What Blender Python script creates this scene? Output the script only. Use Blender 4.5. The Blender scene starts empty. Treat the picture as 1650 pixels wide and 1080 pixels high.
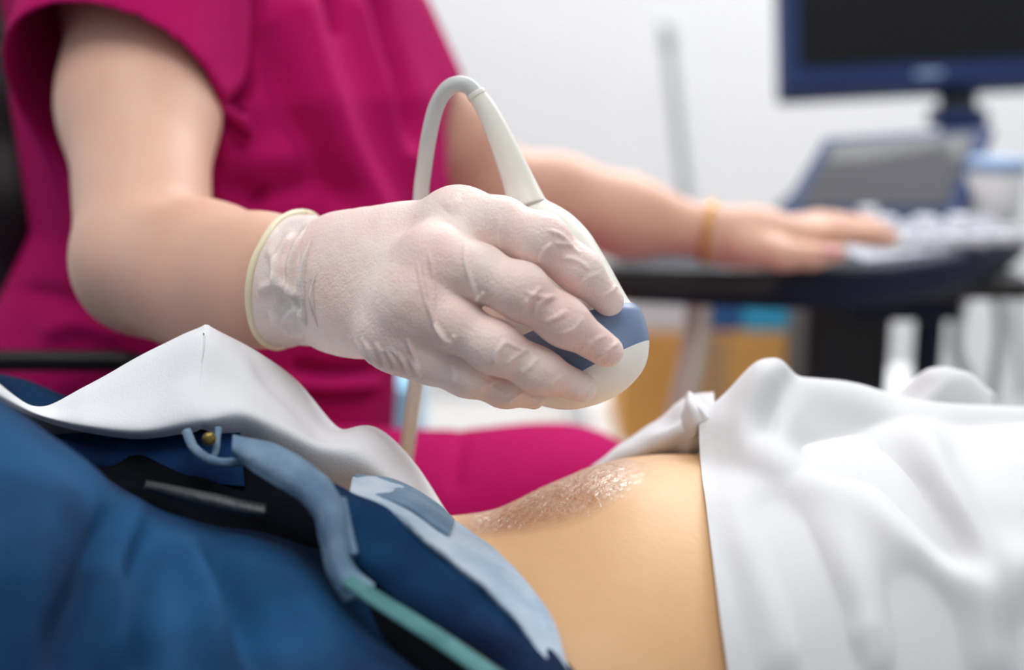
import bpy, bmesh, math, random
import numpy as np
from mathutils import Vector, Matrix
from mathutils.bvhtree import BVHTree

random.seed(4); RNG = np.random.default_rng(7)
S = bpy.context.scene
COL = S.collection

# ------------------------------------------------------------------ camera, world, lights
F = 2063.0                      # focal length in pixels of the 1650x1080 frame (45 mm on 36 mm)
CAM_Z, PITCH = 1.10, math.radians(13.0)
cam_data = bpy.data.cameras.new('camera'); cam = bpy.data.objects.new('camera', cam_data); COL.objects.link(cam)
cam.location = (0, 0, CAM_Z); cam.rotation_euler = (math.radians(90) - PITCH, 0, 0)
cam_data.sensor_width = 36; cam_data.lens = 45.0
cam_data.dof.use_dof = True; cam_data.dof.focus_distance = 0.565; cam_data.dof.aperture_fstop = 2.9
cam_data.clip_start = 0.02
S.camera = cam
S.view_settings.view_transform = 'Standard'; S.view_settings.look = 'None'
S.view_settings.gamma = 1; S.view_settings.use_curve_mapping = False
S.view_settings.exposure = 0.05

world = bpy.data.worlds.new('world'); S.world = world; world.use_nodes = True
world.node_tree.nodes['Background'].inputs[0].default_value = (0.90, 0.95, 1.0, 1)
world.node_tree.nodes['Background'].inputs[1].default_value = 0.31

def area(name, loc, target, sx, sy, watts, color=(1, 1, 1)):
    l = bpy.data.lights.new(name, 'AREA'); l.shape = 'RECTANGLE'; l.size = sx; l.size_y = sy
    l.energy = watts; l.color = color
    o = bpy.data.objects.new(name, l); COL.objects.link(o); o.location = loc
    o.rotation_euler = (Vector(target) - Vector(loc)).to_track_quat('-Z', 'Y').to_euler()
    return o
area('ceiling_lamp_bed', (-0.10, 0.12, 2.55), (0.0, 0.5, 0), 1.2, 1.0, 17, (1.0, 0.97, 0.93))
area('ceiling_lamp_room', (0.9, 2.35, 2.65), (0.9, 2.45, 0), 2.6, 0.5, 68, (0.98, 0.99, 1.0))
area('window_daylight', (2.3, -0.9, 1.9), (0.1, 0.7, 0.95), 1.4, 1.4, 6, (0.92, 0.96, 1.0))

CP, SP = math.cos(PITCH), math.sin(PITCH)
def P(px, py, d):
    """world point seen at pixel (px, py) at depth d along the view axis"""
    xc = (px - 825) / F * d; yc = (540 - py) / F * d
    return np.array([xc, d * CP + yc * SP, CAM_Z - d * SP + yc * CP])
def to_px(V):
    V = np.asarray(V, float); x = V[..., 0]; y = V[..., 1]; z = V[..., 2] - CAM_Z
    d = y * CP - z * SP; yc = y * SP + z * CP
    return 825 + F * x / d, 540 - F * yc / d, d

# ------------------------------------------------------------------ materials
def srgb(r, g, b):
    f = lambda c: (c / 255 / 12.92) if c <= 10 else ((c / 255 + 0.055) / 1.055) ** 2.4
    return (f(r), f(g), f(b), 1)
def mat(name, col, rough=0.5, metal=0.0, col2=None, nscale=20, bump=0.0, bscale=200, sss=0.0, sss_r=(1, .3, .2), coat=0.0,
        spec=0.5, ndetail=4, bdetail=3, ramp=(0.35, 0.65), sheen=0.0, trans=0.0, emis=None, stretch=None, sss_scale=0.01):
    m = bpy.data.materials.new(name); m.use_nodes = True
    nt = m.node_tree; N = nt.nodes; L = nt.links; b = N['Principled BSDF']
    b.inputs['Base Color'].default_value = col; b.inputs['Roughness'].default_value = rough
    b.inputs['Metallic'].default_value = metal; b.inputs['Specular IOR Level'].default_value = spec
    b.inputs['Coat Weight'].default_value = coat; b.inputs['Sheen Weight'].default_value = sheen
    b.inputs['Transmission Weight'].default_value = trans
    if sss:
        b.inputs['Subsurface Weight'].default_value = sss; b.inputs['Subsurface Radius'].default_value = sss_r
        b.inputs['Subsurface Scale'].default_value = sss_scale
    tc = N.new('ShaderNodeTexCoord'); src = tc.outputs['Object']
    if stretch:
        mp = N.new('ShaderNodeMapping'); mp.inputs['Scale'].default_value = stretch
        L.new(src, mp.inputs['Vector']); src = mp.outputs['Vector']
    if col2:
        n = N.new('ShaderNodeTexNoise'); n.inputs['Scale'].default_value = nscale; n.inputs['Detail'].default_value = ndetail
        L.new(src, n.inputs['Vector'])
        r = N.new('ShaderNodeValToRGB'); r.color_ramp.elements[0].position = ramp[0]; r.color_ramp.elements[1].position = ramp[1]
        r.color_ramp.elements[0].color = col; r.color_ramp.elements[1].color = col2
        L.new(n.outputs['Fac'], r.inputs['Fac']); L.new(r.outputs['Color'], b.inputs['Base Color'])
    if bump:
        n2 = N.new('ShaderNodeTexNoise'); n2.inputs['Scale'].default_value = bscale; n2.inputs['Detail'].default_value = bdetail
        L.new(src, n2.inputs['Vector'])
        bp = N.new('ShaderNodeBump'); bp.inputs['Strength'].default_value = bump; bp.inputs['Distance'].default_value = 0.002
        L.new(n2.outputs['Fac'], bp.inputs['Height']); L.new(bp.outputs['Normal'], b.inputs['Normal'])
    if emis:
        b.inputs['Emission Color'].default_value = emis[0]; b.inputs['Emission Strength'].default_value = emis[1]
    return m

M = {}
M['skin_light'] = mat('skin_light', srgb(218, 171, 149), 0.5, col2=srgb(226, 184, 163), nscale=14, bump=0.06, bscale=420, sss=0.25, spec=0.35)
M['skin_tan'] = mat('skin_tan', srgb(217, 172, 128), 0.5, col2=srgb(226, 184, 140), nscale=10, bump=0.08, bscale=350, sss=0.2, spec=0.3)
M['nail'] = mat('nail_pink', srgb(236, 150, 165), 0.2, coat=0.5)
M['hair'] = mat('hair_black', srgb(16, 14, 16), 0.45, col2=srgb(34, 28, 30), nscale=60, stretch=(8, 8, 0.6), bump=0.5, bscale=120)
M['magenta'] = mat('magenta_scrub', srgb(170, 18, 91), 0.85, col2=srgb(178, 22, 97), nscale=6, bump=0.1, bscale=900, sheen=0.0, spec=0.06)
M['magenta_dark'] = mat('magenta_seam', srgb(120, 12, 66), 0.9)
M['glove'] = mat('latex_glove', srgb(245, 229, 222), 0.42, col2=srgb(241, 210, 202), nscale=28, bump=0.3, bscale=800, sss=0.3,
                 sss_r=(1, .55, .45), spec=0.4, sss_scale=0.006)
M['glove_rim'] = mat('latex_rolled_rim', srgb(232, 222, 190), 0.4, sss=0.3, sss_r=(1, .8, .5), spec=0.4)
M['probe_white'] = mat('probe_white', srgb(233, 231, 222), 0.32, col2=srgb(229, 227, 217), nscale=8, spec=0.45)
M['probe_lens'] = mat('probe_lens', srgb(246, 243, 235), 0.35, spec=0.45)
M['probe_blue'] = mat('probe_blue_grey', srgb(116, 136, 170), 0.35, spec=0.5)
M['cable'] = mat('cable_grey_white', srgb(198, 201, 200), 0.4)
M['towel'] = mat('paper_towel', srgb(228, 231, 236), 0.9, bump=0.12, bscale=900, spec=0.1)
M['shirt'] = mat('white_cotton', srgb(213, 214, 217), 0.85, bump=0.1, bscale=1500, spec=0.15, sheen=0.1)
M['denim'] = mat('denim_blue', srgb(6, 26, 58), 0.85, col2=srgb(22, 76, 120), nscale=11, bump=0.35, bscale=1100, spec=0.15, ramp=(0.36, 0.66))
M['denim_dark'] = mat('denim_navy', srgb(10, 26, 58), 0.9, col2=srgb(20, 58, 104), nscale=24, bump=0.3, bscale=1100, spec=0.1)
M['fly_shadow'] = mat('fly_gap_shadow', srgb(7, 9, 13), 0.95, col2=srgb(16, 18, 26), nscale=30, spec=0.05)  # near-black colour standing in for shadow in the fly gap
M['denim_pale'] = mat('denim_bleached_edge', srgb(82, 112, 142), 0.85, col2=srgb(124, 152, 176), nscale=40, bump=0.4, bscale=500)
M['denim_fray'] = mat('denim_pale_lining', srgb(136, 164, 192), 0.9, col2=srgb(208, 220, 232), nscale=26, bump=0.5, bscale=400, ramp=(0.3, 0.7))
M['stitch'] = mat('teal_stitching', srgb(58, 112, 116), 0.8, col2=srgb(84, 138, 142), nscale=80)
M['zip'] = mat('zip_dark_metal', srgb(70, 74, 78), 0.4, metal=0.7, bump=0.4, bscale=500)
M['brass'] = mat('brass', srgb(130, 112, 62), 0.35, metal=0.9)
M['navy'] = mat('machine_navy', srgb(34, 54, 96), 0.6, col2=srgb(38, 58, 102), nscale=5, spec=0.2)
M['navy_dark'] = mat('machine_dark_navy', srgb(26, 32, 52), 0.6, spec=0.2)
M['black'] = mat('black_plastic', srgb(14, 14, 17), 0.45)
M['screen'] = mat('screen_black', srgb(14, 15, 18), 0.35, spec=0.2)
M['screen_grey'] = mat('touch_screen_grey', srgb(66, 66, 72), 0.6, spec=0.12)
M['key'] = mat('key_white', srgb(214, 216, 224), 0.45)
M['deck'] = mat('deck_pale_grey', srgb(176, 178, 188), 0.5)
M['wall'] = mat('wall_white_paint', srgb(240, 241, 243), 0.9, bump=0.03, bscale=120, spec=0.1)
M['ceil'] = mat('ceiling_white', srgb(242, 242, 242), 0.95)
M['floor'] = mat('floor_vinyl', srgb(176, 176, 176), 0.5, col2=srgb(188, 188, 186), nscale=30)
M['card'] = mat('cardboard', srgb(232, 170, 90), 0.8, col2=srgb(238, 180, 100), nscale=6, bump=0.1, bscale=90)
M['tape'] = mat('box_tape', srgb(196, 160, 116), 0.35)
M['cyan'] = mat('box_light_blue', srgb(52, 178, 226), 0.55, col2=srgb(70, 190, 234), nscale=7)
M['blue'] = mat('box_blue', srgb(46, 98, 160), 0.55)
M['white_plastic'] = mat('white_plastic', srgb(236, 237, 238), 0.45)
M['steel'] = mat('pole_grey_metal', srgb(160, 165, 165), 0.35, metal=0.3)
M['couch'] = mat('couch_vinyl', srgb(60, 76, 110), 0.5)
M['sheet'] = mat('couch_sheet', srgb(232, 234, 236), 0.9)
M['bracelet'] = mat('bracelet_gold', srgb(214, 160, 84), 0.3, metal=0.8)
M['lid'] = mat('lid_pale_blue', srgb(150, 178, 214), 0.5)
M['cabinet'] = mat('cabinet_paint', srgb(184, 182, 179), 0.6)
M['lid_blue'] = mat('box_pale_blue', srgb(150, 206, 236), 0.5)
M['tube'] = mat('clear_tube', srgb(222, 212, 200), 0.25, trans=0.45)
M['red'] = mat('red_plastic', srgb(206, 92, 92), 0.5)
# gel: a clear wet film
gm = bpy.data.materials.new('clear_gel'); gm.use_nodes = True
_nt = gm.node_tree; _nt.nodes.remove(_nt.nodes['Principled BSDF'])
_tr = _nt.nodes.new('ShaderNodeBsdfTransparent'); _tr.inputs[0].default_value = (0.90, 0.85, 0.78, 1)
_gl = _nt.nodes.new('ShaderNodeBsdfGlossy'); _gl.inputs['Roughness'].default_value = 0.28
_fr = _nt.nodes.new('ShaderNodeFresnel'); _fr.inputs[0].default_value = 1.36
_mx = _nt.nodes.new('ShaderNodeMixShader')
_ma = _nt.nodes.new('ShaderNodeMath'); _ma.operation = 'MULTIPLY'; _ma.inputs[1].default_value = 0.3
_tn = _nt.nodes.new('ShaderNodeTexNoise'); _tn.inputs['Scale'].default_value = 260; _tn.inputs['Detail'].default_value = 5; _tn.inputs['Distortion'].default_value = 1.2
_tcx = _nt.nodes.new('ShaderNodeTexCoord'); _nt.links.new(_tcx.outputs['Object'], _tn.inputs['Vector'])
_bn = _nt.nodes.new('ShaderNodeBump'); _bn.inputs['Strength'].default_value = 0.7; _bn.inputs['Distance'].default_value = 0.002
_nt.links.new(_tn.outputs['Fac'], _bn.inputs['Height']); _nt.links.new(_bn.outputs[0], _gl.inputs['Normal']); _nt.links.new(_bn.outputs[0], _fr.inputs['Normal'])
_fa = _nt.nodes.new('ShaderNodeAttribute'); _fa.attribute_name = 'film'
_m2 = _nt.nodes.new('ShaderNodeMath'); _m2.operation = 'MULTIPLY'
_mc = _nt.nodes.new('ShaderNodeMix'); _mc.data_type = 'RGBA'; _mc.inputs[6].default_value = (1, 1, 1, 1); _mc.inputs[7].default_value = (0.86, 0.79, 0.70, 1)
_m3 = _nt.nodes.new('ShaderNodeMath'); _m3.operation = 'MULTIPLY'
_nt.links.new(_fa.outputs['Fac'], _m3.inputs[0]); _nt.links.new(_tn.outputs['Fac'], _m3.inputs[1])
_m4 = _nt.nodes.new('ShaderNodeMath'); _m4.operation = 'MULTIPLY'; _m4.inputs[1].default_value = 1.7; _m4.use_clamp = True
_nt.links.new(_m3.outputs[0], _m4.inputs[0]); _nt.links.new(_m4.outputs[0], _mc.inputs[0]); _nt.links.new(_mc.outputs[2], _tr.inputs[0])
_nt.links.new(_fr.outputs[0], _ma.inputs[0]); _nt.links.new(_ma.outputs[0], _m2.inputs[0]); _nt.links.new(_fa.outputs['Fac'], _m2.inputs[1]); _nt.links.new(_m2.outputs[0], _mx.inputs[0]); _nt.links.new(_tr.outputs[0], _mx.inputs[1]); _nt.links.new(_gl.outputs[0], _mx.inputs[2])
_nt.links.new(_mx.outputs[0], _nt.nodes['Material Output'].inputs['Surface'])
M['gel'] = gm

# ------------------------------------------------------------------ object helpers
def props(o, label=None, cat=None, group=None, kind=None):
    if label: o['label'] = label
    if cat: o['category'] = cat
    if group: o['group'] = group
    if kind: o['kind'] = kind
    return o
def empty(name, loc, label, cat, group=None):
    o = bpy.data.objects.new(name, None); COL.objects.link(o); o.location = loc; o.empty_display_size = 0.05
    props(o, label, cat, group); return o
def link(name, me, material, parent=None, smooth=True):
    o = bpy.data.objects.new(name, me); COL.objects.link(o)
    if material: me.materials.append(material)
    if smooth and len(me.polygons): me.polygons.foreach_set('use_smooth', np.ones(len(me.polygons), bool))
    if parent:
        o.parent = parent
        inv = Matrix.Identity(4); q = parent
        locs = Vector((0, 0, 0))
        while q: locs += q.location; q = q.parent
        o.location = -locs          # all meshes are written in world coordinates
    return o
def mesh_obj(name, V, faces, material, parent=None, smooth=True):
    me = bpy.data.meshes.new(name)
    me.from_pydata([tuple(map(float, v)) for v in V], [], [tuple(map(int, f)) for f in faces]); me.update()
    return link(name, me, material, parent, smooth)
def bevel(o, w, seg=3, ang=40):
    m = o.modifiers.new('bevel', 'BEVEL'); m.width = w; m.segments = seg; m.limit_method = 'ANGLE'; m.angle_limit = math.radians(ang)
    for p in o.data.polygons: p.use_smooth = True
    w2 = o.modifiers.new('wn', 'WEIGHTED_NORMAL'); w2.keep_sharp = True
    return o
def prism(name, corners, thick, material, parent=None, bev=0.003, direction=None):
    """solid slab: polygon of world corners pushed by thick along direction (default: its own normal)"""
    c = [np.asarray(p, float) for p in corners]
    n = np.zeros(3)
    for i in range(len(c)): n += np.cross(c[i], c[(i + 1) % len(c)])
    n /= np.linalg.norm(n)
    dvec = n if direction is None else np.asarray(direction, float)
    V = c + [p - dvec * thick for p in c]; k = len(c)
    faces = [list(range(k)), list(range(2 * k - 1, k - 1, -1))]
    for i in range(k): faces.append([(i + 1) % k, i, i + k, (i + 1) % k + k])
    o = mesh_obj(name, V, faces, material, parent, smooth=False)
    bm = bmesh.new(); bm.from_mesh(o.data); bmesh.ops.recalc_face_normals(bm, faces=bm.faces); bm.to_mesh(o.data); bm.free()
    if bev: bevel(o, bev)
    return o
def box(name, c, half, material, parent=None, bev=0.004, rz=0.0):
    c = np.asarray(c, float); ca, sa = math.cos(rz), math.sin(rz)
    pts = []
    for sx, sy in ((-1, -1), (1, -1), (1, 1), (-1, 1)):
        x, y = sx * half[0], sy * half[1]
        pts.append(c + np.array([x * ca - y * sa, x * sa + y * ca, half[2]]))
    return prism(name, pts, 2 * half[2], material, parent, bev, direction=(0, 0, 1))
def catmull(A, n, axis=0):
    """Catmull-Rom resample along axis, n steps per span"""
    A = np.moveaxis(np.asarray(A, float), axis, 0); k = len(A)
    Q = np.concatenate([2 * A[:1] - A[1:2], A, 2 * A[-1:] - A[-2:-1]])
    out = []
    for i in range(k - 1):
        p0, p1, p2, p3 = Q[i], Q[i + 1], Q[i + 2], Q[i + 3]
        for j in range(n):
            t = j / n
            out.append(0.5 * (2 * p1 + (p2 - p0) * t + (2 * p0 - 5 * p1 + 4 * p2 - p3) * t * t + (3 * p1 - p0 - 3 * p2 + p3) * t ** 3))
    out.append(A[-1])
    return np.moveaxis(np.array(out), 0, axis)
def grid_faces(R, C, closed=False):
    f = []
    for r in range(R - 1):
        for c in range(C if closed else C - 1):
            c2 = (c + 1) % C
            f.append((r * C + c, r * C + c2, (r + 1) * C + c2, (r + 1) * C + c))
    return f
def tube_mesh(path, rad, seg=16, n=8, flat=1.0, cap=True):
    p = catmull(path, n); r = catmull(np.asarray(rad, float)[:, None], n)[:, 0] if np.ndim(rad) else np.full(len(p), rad)
    T = np.gradient(p, axis=0); T /= np.linalg.norm(T, axis=1)[:, None]
    u = np.cross(T[0], [0, 0, 1.0]);
    if np.linalg.norm(u) < 1e-3: u = np.cross(T[0], [0, 1.0, 0])
    u /= np.linalg.norm(u); V = []
    for i in range(len(p)):
        u = u - T[i] * np.dot(u, T[i]); u /= np.linalg.norm(u); w = np.cross(T[i], u)
        for k in range(seg):
            a = 2 * math.pi * k / seg
            V.append(p[i] + r[i] * (math.cos(a) * u + flat * math.sin(a) * w))
    f = grid_faces(len(p), seg, True)
    if cap:
        f.append(tuple(range(seg - 1, -1, -1))); f.append(tuple(range((len(p) - 1) * seg, len(p) * seg)))
    return V, f
def tube(name, path, rad, material, parent=None, seg=16, n=8, flat=1.0):
    V, f = tube_mesh(path, rad, seg, n, flat)
    return mesh_obj(name, V, f, material, parent)
def lathe(name, base, axis, prof, material, parent=None, seg=48, flat=1.0, flat_dir=None):
    """prof: list of (t, r) along axis from base; flat squeezes along flat_dir"""
    a = np.asarray(axis, float); a /= np.linalg.norm(a); base = np.asarray(base, float)
    fd = np.array([0, 1.0, 0]) if flat_dir is None else np.asarray(flat_dir, float)
    fd = fd - a * np.dot(fd, a); fd /= np.linalg.norm(fd); s = np.cross(a, fd)
    V = []
    for t, r in prof:
        for k in range(seg):
            g = 2 * math.pi * k / seg
            V.append(base + a * t + r * (math.cos(g) * s + flat * math.sin(g) * fd))
    f = grid_faces(len(prof), seg, True)
    f.append(tuple(range(seg - 1, -1, -1))); f.append(tuple(range((len(prof) - 1) * seg, len(prof) * seg)))
    o = mesh_obj(name, V, f, material, parent)
    bm = bmesh.new(); bm.from_mesh(o.data); bmesh.ops.recalc_face_normals(bm, faces=bm.faces); bm.to_mesh(o.data); bm.free()
    return o
def smooth_profile(pts, n=6):
    return [tuple(v) for v in catmull(np.array(pts, float), n)]

# ------------------------------------------------------------------ implicit surfaces (bodies, glove, clothes)
class Field:
    def __init__(s, lo, hi, h):
        s.lo = np.asarray(lo, float); s.h = h
        s.n = np.ceil((np.asarray(hi, float) - s.lo) / h).astype(int) + 1
        s.v = np.full(s.n, 1.0, np.float32)
    def sub(s, lo, hi):
        a = np.clip(np.floor((np.asarray(lo) - s.lo) / s.h).astype(int), 0, s.n - 1)
        b = np.clip(np.ceil((np.asarray(hi) - s.lo) / s.h).astype(int) + 1, 1, s.n)
        ax = [(s.lo[i] + np.arange(a[i], b[i]) * s.h).astype(np.float32) for i in range(3)]
        return tuple(slice(a[i], b[i]) for i in range(3)), (ax[0][:, None, None], ax[1][None, :, None], ax[2][None, None, :])
    def put(s, fn, lo, hi, k=0.0, op='add'):
        mg = max(k, 4 * s.h) + 2 * s.h
        sl, X = s.sub(np.asarray(lo) - mg, np.asarray(hi) + mg)
        if 0 in s.v[sl].shape: return s
        d = fn(*X).astype(np.float32); c = s.v[sl]
        if op == 'add':
            r = np.minimum(c, d)
            if k > 0: hh = np.maximum(k - np.abs(c - d), 0) / k; r = r - hh * hh * k * 0.25
        else:
            r = np.maximum(c, -d)
            if k > 0: hh = np.maximum(k - np.abs(c + d), 0) / k; r = r + hh * hh * k * 0.25
        s.v[sl] = r
        return s
    def cap(s, a, b, ra, rb, k=0.0, op='add'):
        a = np.asarray(a, float); b = np.asarray(b, float); ba = b - a; L2 = max(float(ba @ ba), 1e-12)
        def fn(x, y, z):
            px, py, pz = x - a[0], y - a[1], z - a[2]
            t = np.clip((px * ba[0] + py * ba[1] + pz * ba[2]) / L2, 0, 1)
            return np.sqrt((px - t * ba[0]) ** 2 + (py - t * ba[1]) ** 2 + (pz - t * ba[2]) ** 2) - (ra + (rb - ra) * t)
        r = max(ra, rb)
        return s.put(fn, np.minimum(a, b) - r, np.maximum(a, b) + r, k, op)
    def chain(s, pts, rad, k=0.0, op='add'):
        for i in range(len(pts) - 1): s.cap(pts[i], pts[i + 1], rad[i], rad[i + 1], k, op)
        return s
    def ell(s, c, r, axes=None, k=0.0, op='add'):
        c = np.asarray(c, float); r = np.asarray(r, float); A = np.eye(3) if axes is None else np.asarray(axes, float)
        def fn(x, y, z):
            q = [x - c[0], y - c[1], z - c[2]]
            u = [(q[0] * A[i][0] + q[1] * A[i][1] + q[2] * A[i][2]) / r[i] for i in range(3)]
            k0 = np.sqrt(u[0] ** 2 + u[1] ** 2 + u[2] ** 2)
            k1 = np.sqrt((u[0] / r[0]) ** 2 + (u[1] / r[1]) ** 2 + (u[2] / r[2]) ** 2)
            return k0 * (k0 - 1) / np.maximum(k1, 1e-6)
        R = r.max()
        return s.put(fn, c - R, c + R, k, op)
    def loftx(s, st, k=0.0, off=0.0, op='add'):
        """body lofted along x: stations (x, y, z, half width, half height)"""
        st = np.array(sorted(map(tuple, st)), float)
        def fn(x, y, z):
            g = lambda i: np.interp(x.ravel(), st[:, 0], st[:, i]).astype(np.float32)[:, None, None]
            cy, cz, w, h = g(1), g(2), g(3) + off, g(4) + off
            q = np.sqrt(((y - cy) / w) ** 2 + ((z - cz) / h) ** 2)
            d = (q - 1) * np.minimum(w, h) * 0.95
            ex = np.maximum(st[0, 0] - off - x, x - st[-1, 0] - off)
            return np.maximum(d, ex + 0 * d)
        lo = st[:, :3].min(0) - st[:, 3:].max() - off; hi = st[:, :3].max(0) + st[:, 3:].max() + off
        return s.put(fn, lo, hi, k, op)
    def mesh(s, cut=None):
        """surface nets"""
        v = s.v; n = np.array(v.shape); ins = v < 0
        c = np.zeros(n - 1, np.int8)
        for i in (0, 1):
            for j in (0, 1):
                for k in (0, 1):
                    c += ins[i:n[0] - 1 + i, j:n[1] - 1 + j, k:n[2] - 1 + k]
        act = (c > 0) & (c < 8); ii = np.argwhere(act); idx = np.full(act.shape, -1, np.int64); idx[act] = np.arange(len(ii))
        acc = np.zeros((len(ii), 3)); cnt = np.zeros(len(ii))
        off = [(i, j, k) for i in (0, 1) for j in (0, 1) for k in (0, 1)]
        vals = {o: v[ii[:, 0] + o[0], ii[:, 1] + o[1], ii[:, 2] + o[2]] for o in off}
        for o in off:
            for a in range(3):
                if o[a]: continue
                o2 = list(o); o2[a] = 1; o2 = tuple(o2)
                f0, f1 = vals[o], vals[o2]; m = (f0 < 0) != (f1 < 0)
                t = np.where(m, f0 / np.where(m, f0 - f1, 1), 0)
                p = np.tile(np.array(o, float), (len(ii), 1)); p[:, a] = t
                acc[m] += p[m]; cnt[m] += 1
        V = s.lo + (ii + acc / cnt[:, None]) * s.h
        faces = []
        for a in range(3):
            b_, c_ = (a + 1) % 3, (a + 2) % 3
            sl0 = [slice(1, n[q] - 1) for q in range(3)]; sl0[a] = slice(0, n[a] - 1); sl1 = list(sl0); sl1[a] = slice(1, n[a])
            A0 = ins[tuple(sl0)]; A1 = ins[tuple(sl1)]; e = np.argwhere(A0 != A1)
            if not len(e): continue
            sgn = A0[A0 != A1]; e = e + np.array([0 if q == a else 1 for q in range(3)])
            def cell(db, dc):
                q = e.copy(); q[:, b_] += db; q[:, c_] += dc
                return idx[q[:, 0], q[:, 1], q[:, 2]]
            quad = np.stack([cell(-1, -1), cell(0, -1), cell(0, 0), cell(-1, 0)], 1)
            quad[~sgn] = quad[~sgn][:, ::-1]
            faces.append(quad)
        Fq = np.concatenate(faces)
        return V, Fq[(Fq >= 0).all(1)]
def np_mesh(name, V, Q):
    me = bpy.data.meshes.new(name); k = Q.shape[1]
    me.vertices.add(len(V)); me.vertices.foreach_set('co', V.astype(np.float32).ravel())
    me.loops.add(Q.size); me.loops.foreach_set('vertex_index', Q.astype(np.int32).ravel())
    me.polygons.add(len(Q)); me.polygons.foreach_set('loop_start', np.arange(len(Q), dtype=np.int32) * k)
    me.polygons.foreach_set('loop_total', np.full(len(Q), k, np.int32))
    me.update(calc_edges=True); me.validate()
    return me
def normals(V, Q):
    fn = np.cross(V[Q[:, 2]] - V[Q[:, 0]], V[Q[:, 3]] - V[Q[:, 1]]); N = np.zeros_like(V)
    for i in range(4): np.add.at(N, Q[:, i], fn)
    return N / np.maximum(np.linalg.norm(N, axis=1)[:, None], 1e-12)
def relax(V, Q, it=2, lam=0.5):
    for _ in range(it):
        A = np.zeros_like(V); c = np.zeros(len(V))
        for i in range(4):
            for j in (1, 3):
                np.add.at(A, Q[:, i], V[Q[:, (i + j) % 4]]); np.add.at(c, Q[:, i], 1)
        V = V + lam * (A / np.maximum(c, 1)[:, None] - V)
    return V

def poly_dist(X, Y, pts):
    """distance in pixels to a polyline and the fraction along it"""
    pts = catmull(np.array(pts, float), 6); best = np.full(X.shape, 1e9); tt = np.zeros(X.shape); sg = np.zeros(X.shape)
    seg = np.linalg.norm(np.diff(pts, axis=0), axis=1); cum = np.concatenate([[0], np.cumsum(seg)]); L = cum[-1]
    for i in range(len(pts) - 1):
        a, b = pts[i], pts[i + 1]; ab = b - a; l2 = max(ab @ ab, 1e-9)
        t = np.clip(((X - a[0]) * ab[0] + (Y - a[1]) * ab[1]) / l2, 0, 1)
        dx, dy = X - a[0] - t * ab[0], Y - a[1] - t * ab[1]; d = np.hypot(dx, dy); m = d < best
        best = np.where(m, d, best); tt = np.where(m, (cum[i] + t * seg[i]) / L, tt)
        sg = np.where(m, np.sign(ab[0] * dy - ab[1] * dx), sg)
    return best, tt, sg
def folds_height(V, folds):
    """folds: (polyline px, height m, width px[, taper at start, taper at end[, width ratio on the right side]])"""
    X, Y, D = to_px(V); H = np.zeros(len(V))
    for f in folds:
        pl, h, w = f[:3]; t0, t1 = (f[3], f[4]) if len(f) > 4 else (0.25, 0.35)
        q = np.array(pl, float); mg = 4 * w * (f[5] if len(f) > 5 else 1) + 40
        m = (X > q[:, 0].min() - mg) & (X < q[:, 0].max() + mg) & (Y > q[:, 1].min() - mg) & (Y < q[:, 1].max() + mg)
        if not m.any(): continue
        d, t, sg = poly_dist(X[m], Y[m], pl)
        ww = np.full(d.shape, float(w))
        if len(f) > 5: ww = np.where(sg > 0, w * f[5], w)
        env = np.ones_like(t)
        if t0 > 0: env *= np.clip(t / t0, 0, 1) ** 0.7
        if t1 > 0: env *= np.clip((1 - t) / t1, 0, 1) ** 0.7
        H[m] += h * np.exp(-(d / ww) ** 2) * env
    return H
def noise3(V, scale, seed=0, octaves=3):
    r = np.random.default_rng(seed); out = np.zeros(len(V)); amp = 1.0
    for o in range(octaves):
        for _ in range(4):
            k = r.normal(size=3) * scale * (1.9 ** o); out += amp * np.sin(V @ k + r.uniform(0, 6.28)) / 4
        amp *= 0.5
    return out
def ray_clear(V, bvh, margin):
    """move points towards the viewer where they would lie inside the body"""
    o = Vector(cam.location); W = V.copy()
    for i, p in enumerate(V):
        dv = Vector(p) - o; L = dv.length; dv.normalize()
        h = bvh.ray_cast(o, dv, L + 0.25)
        if h[0] is not None and h[3] - margin < L:
            W[i] = np.array(o + dv * (h[3] - margin))
    return W
def cloth(name, ctrl, material, parent=None, n=(10, 10), folds=(), thick=0.0012, noise=0.0, nscale=40, seed=1, bvh=None, margin=0.004,
          world=False, sm=0, vdir=0.0):
    """cloth sheet through a control net of (px, py, depth) rows, with raised folds; real thickness"""
    A = np.array([[p if world else P(*p) for p in row] for row in ctrl], float)
    A = catmull(catmull(A, n[0], 0), n[1], 1); R, C = A.shape[:2]
    V = A.reshape(-1, 3); Q = np.array(grid_faces(R, C)); N = normals(V, Q)
    view = np.array(cam.location) - V
    if np.mean(np.sum(N * view, 1)) < 0: Q = Q[:, ::-1]; N = -N
    if bvh is not None:
        V = ray_clear(V, bvh, margin); V = relax(V, Q, 3, 0.5) if sm == 0 else relax(V, Q, sm, 0.5)
        N = normals(V, Q)
    if noise: V = V + N * (noise * noise3(V, nscale, seed))[:, None]
    if folds:
        H = folds_height(V, folds).reshape(R, C)
        for _ in range(14):
            Hp = np.pad(H, 1, mode='edge'); H = (Hp[:-2, 1:-1] + Hp[2:, 1:-1] + Hp[1:-1, :-2] + Hp[1:-1, 2:] + 2 * H) / 6
        vw = np.array(cam.location) - V; vw /= np.linalg.norm(vw, axis=1)[:, None]
        Dd = N * (1 - vdir) + vw * vdir; Dd /= np.linalg.norm(Dd, axis=1)[:, None]
        V = V + Dd * H.reshape(-1)[:, None]
    if sm: V = relax(V, Q, 1, 0.4)
    if bvh is not None: V = relax(ray_clear(V, bvh, margin * 1.3), Q, 5, 0.5)
    me = np_mesh(name, V, Q); o = link(name, me, material, parent)
    if thick:
        m = o.modifiers.new('solid', 'SOLIDIFY'); m.thickness = thick; m.offset = -1
    return o

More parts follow.
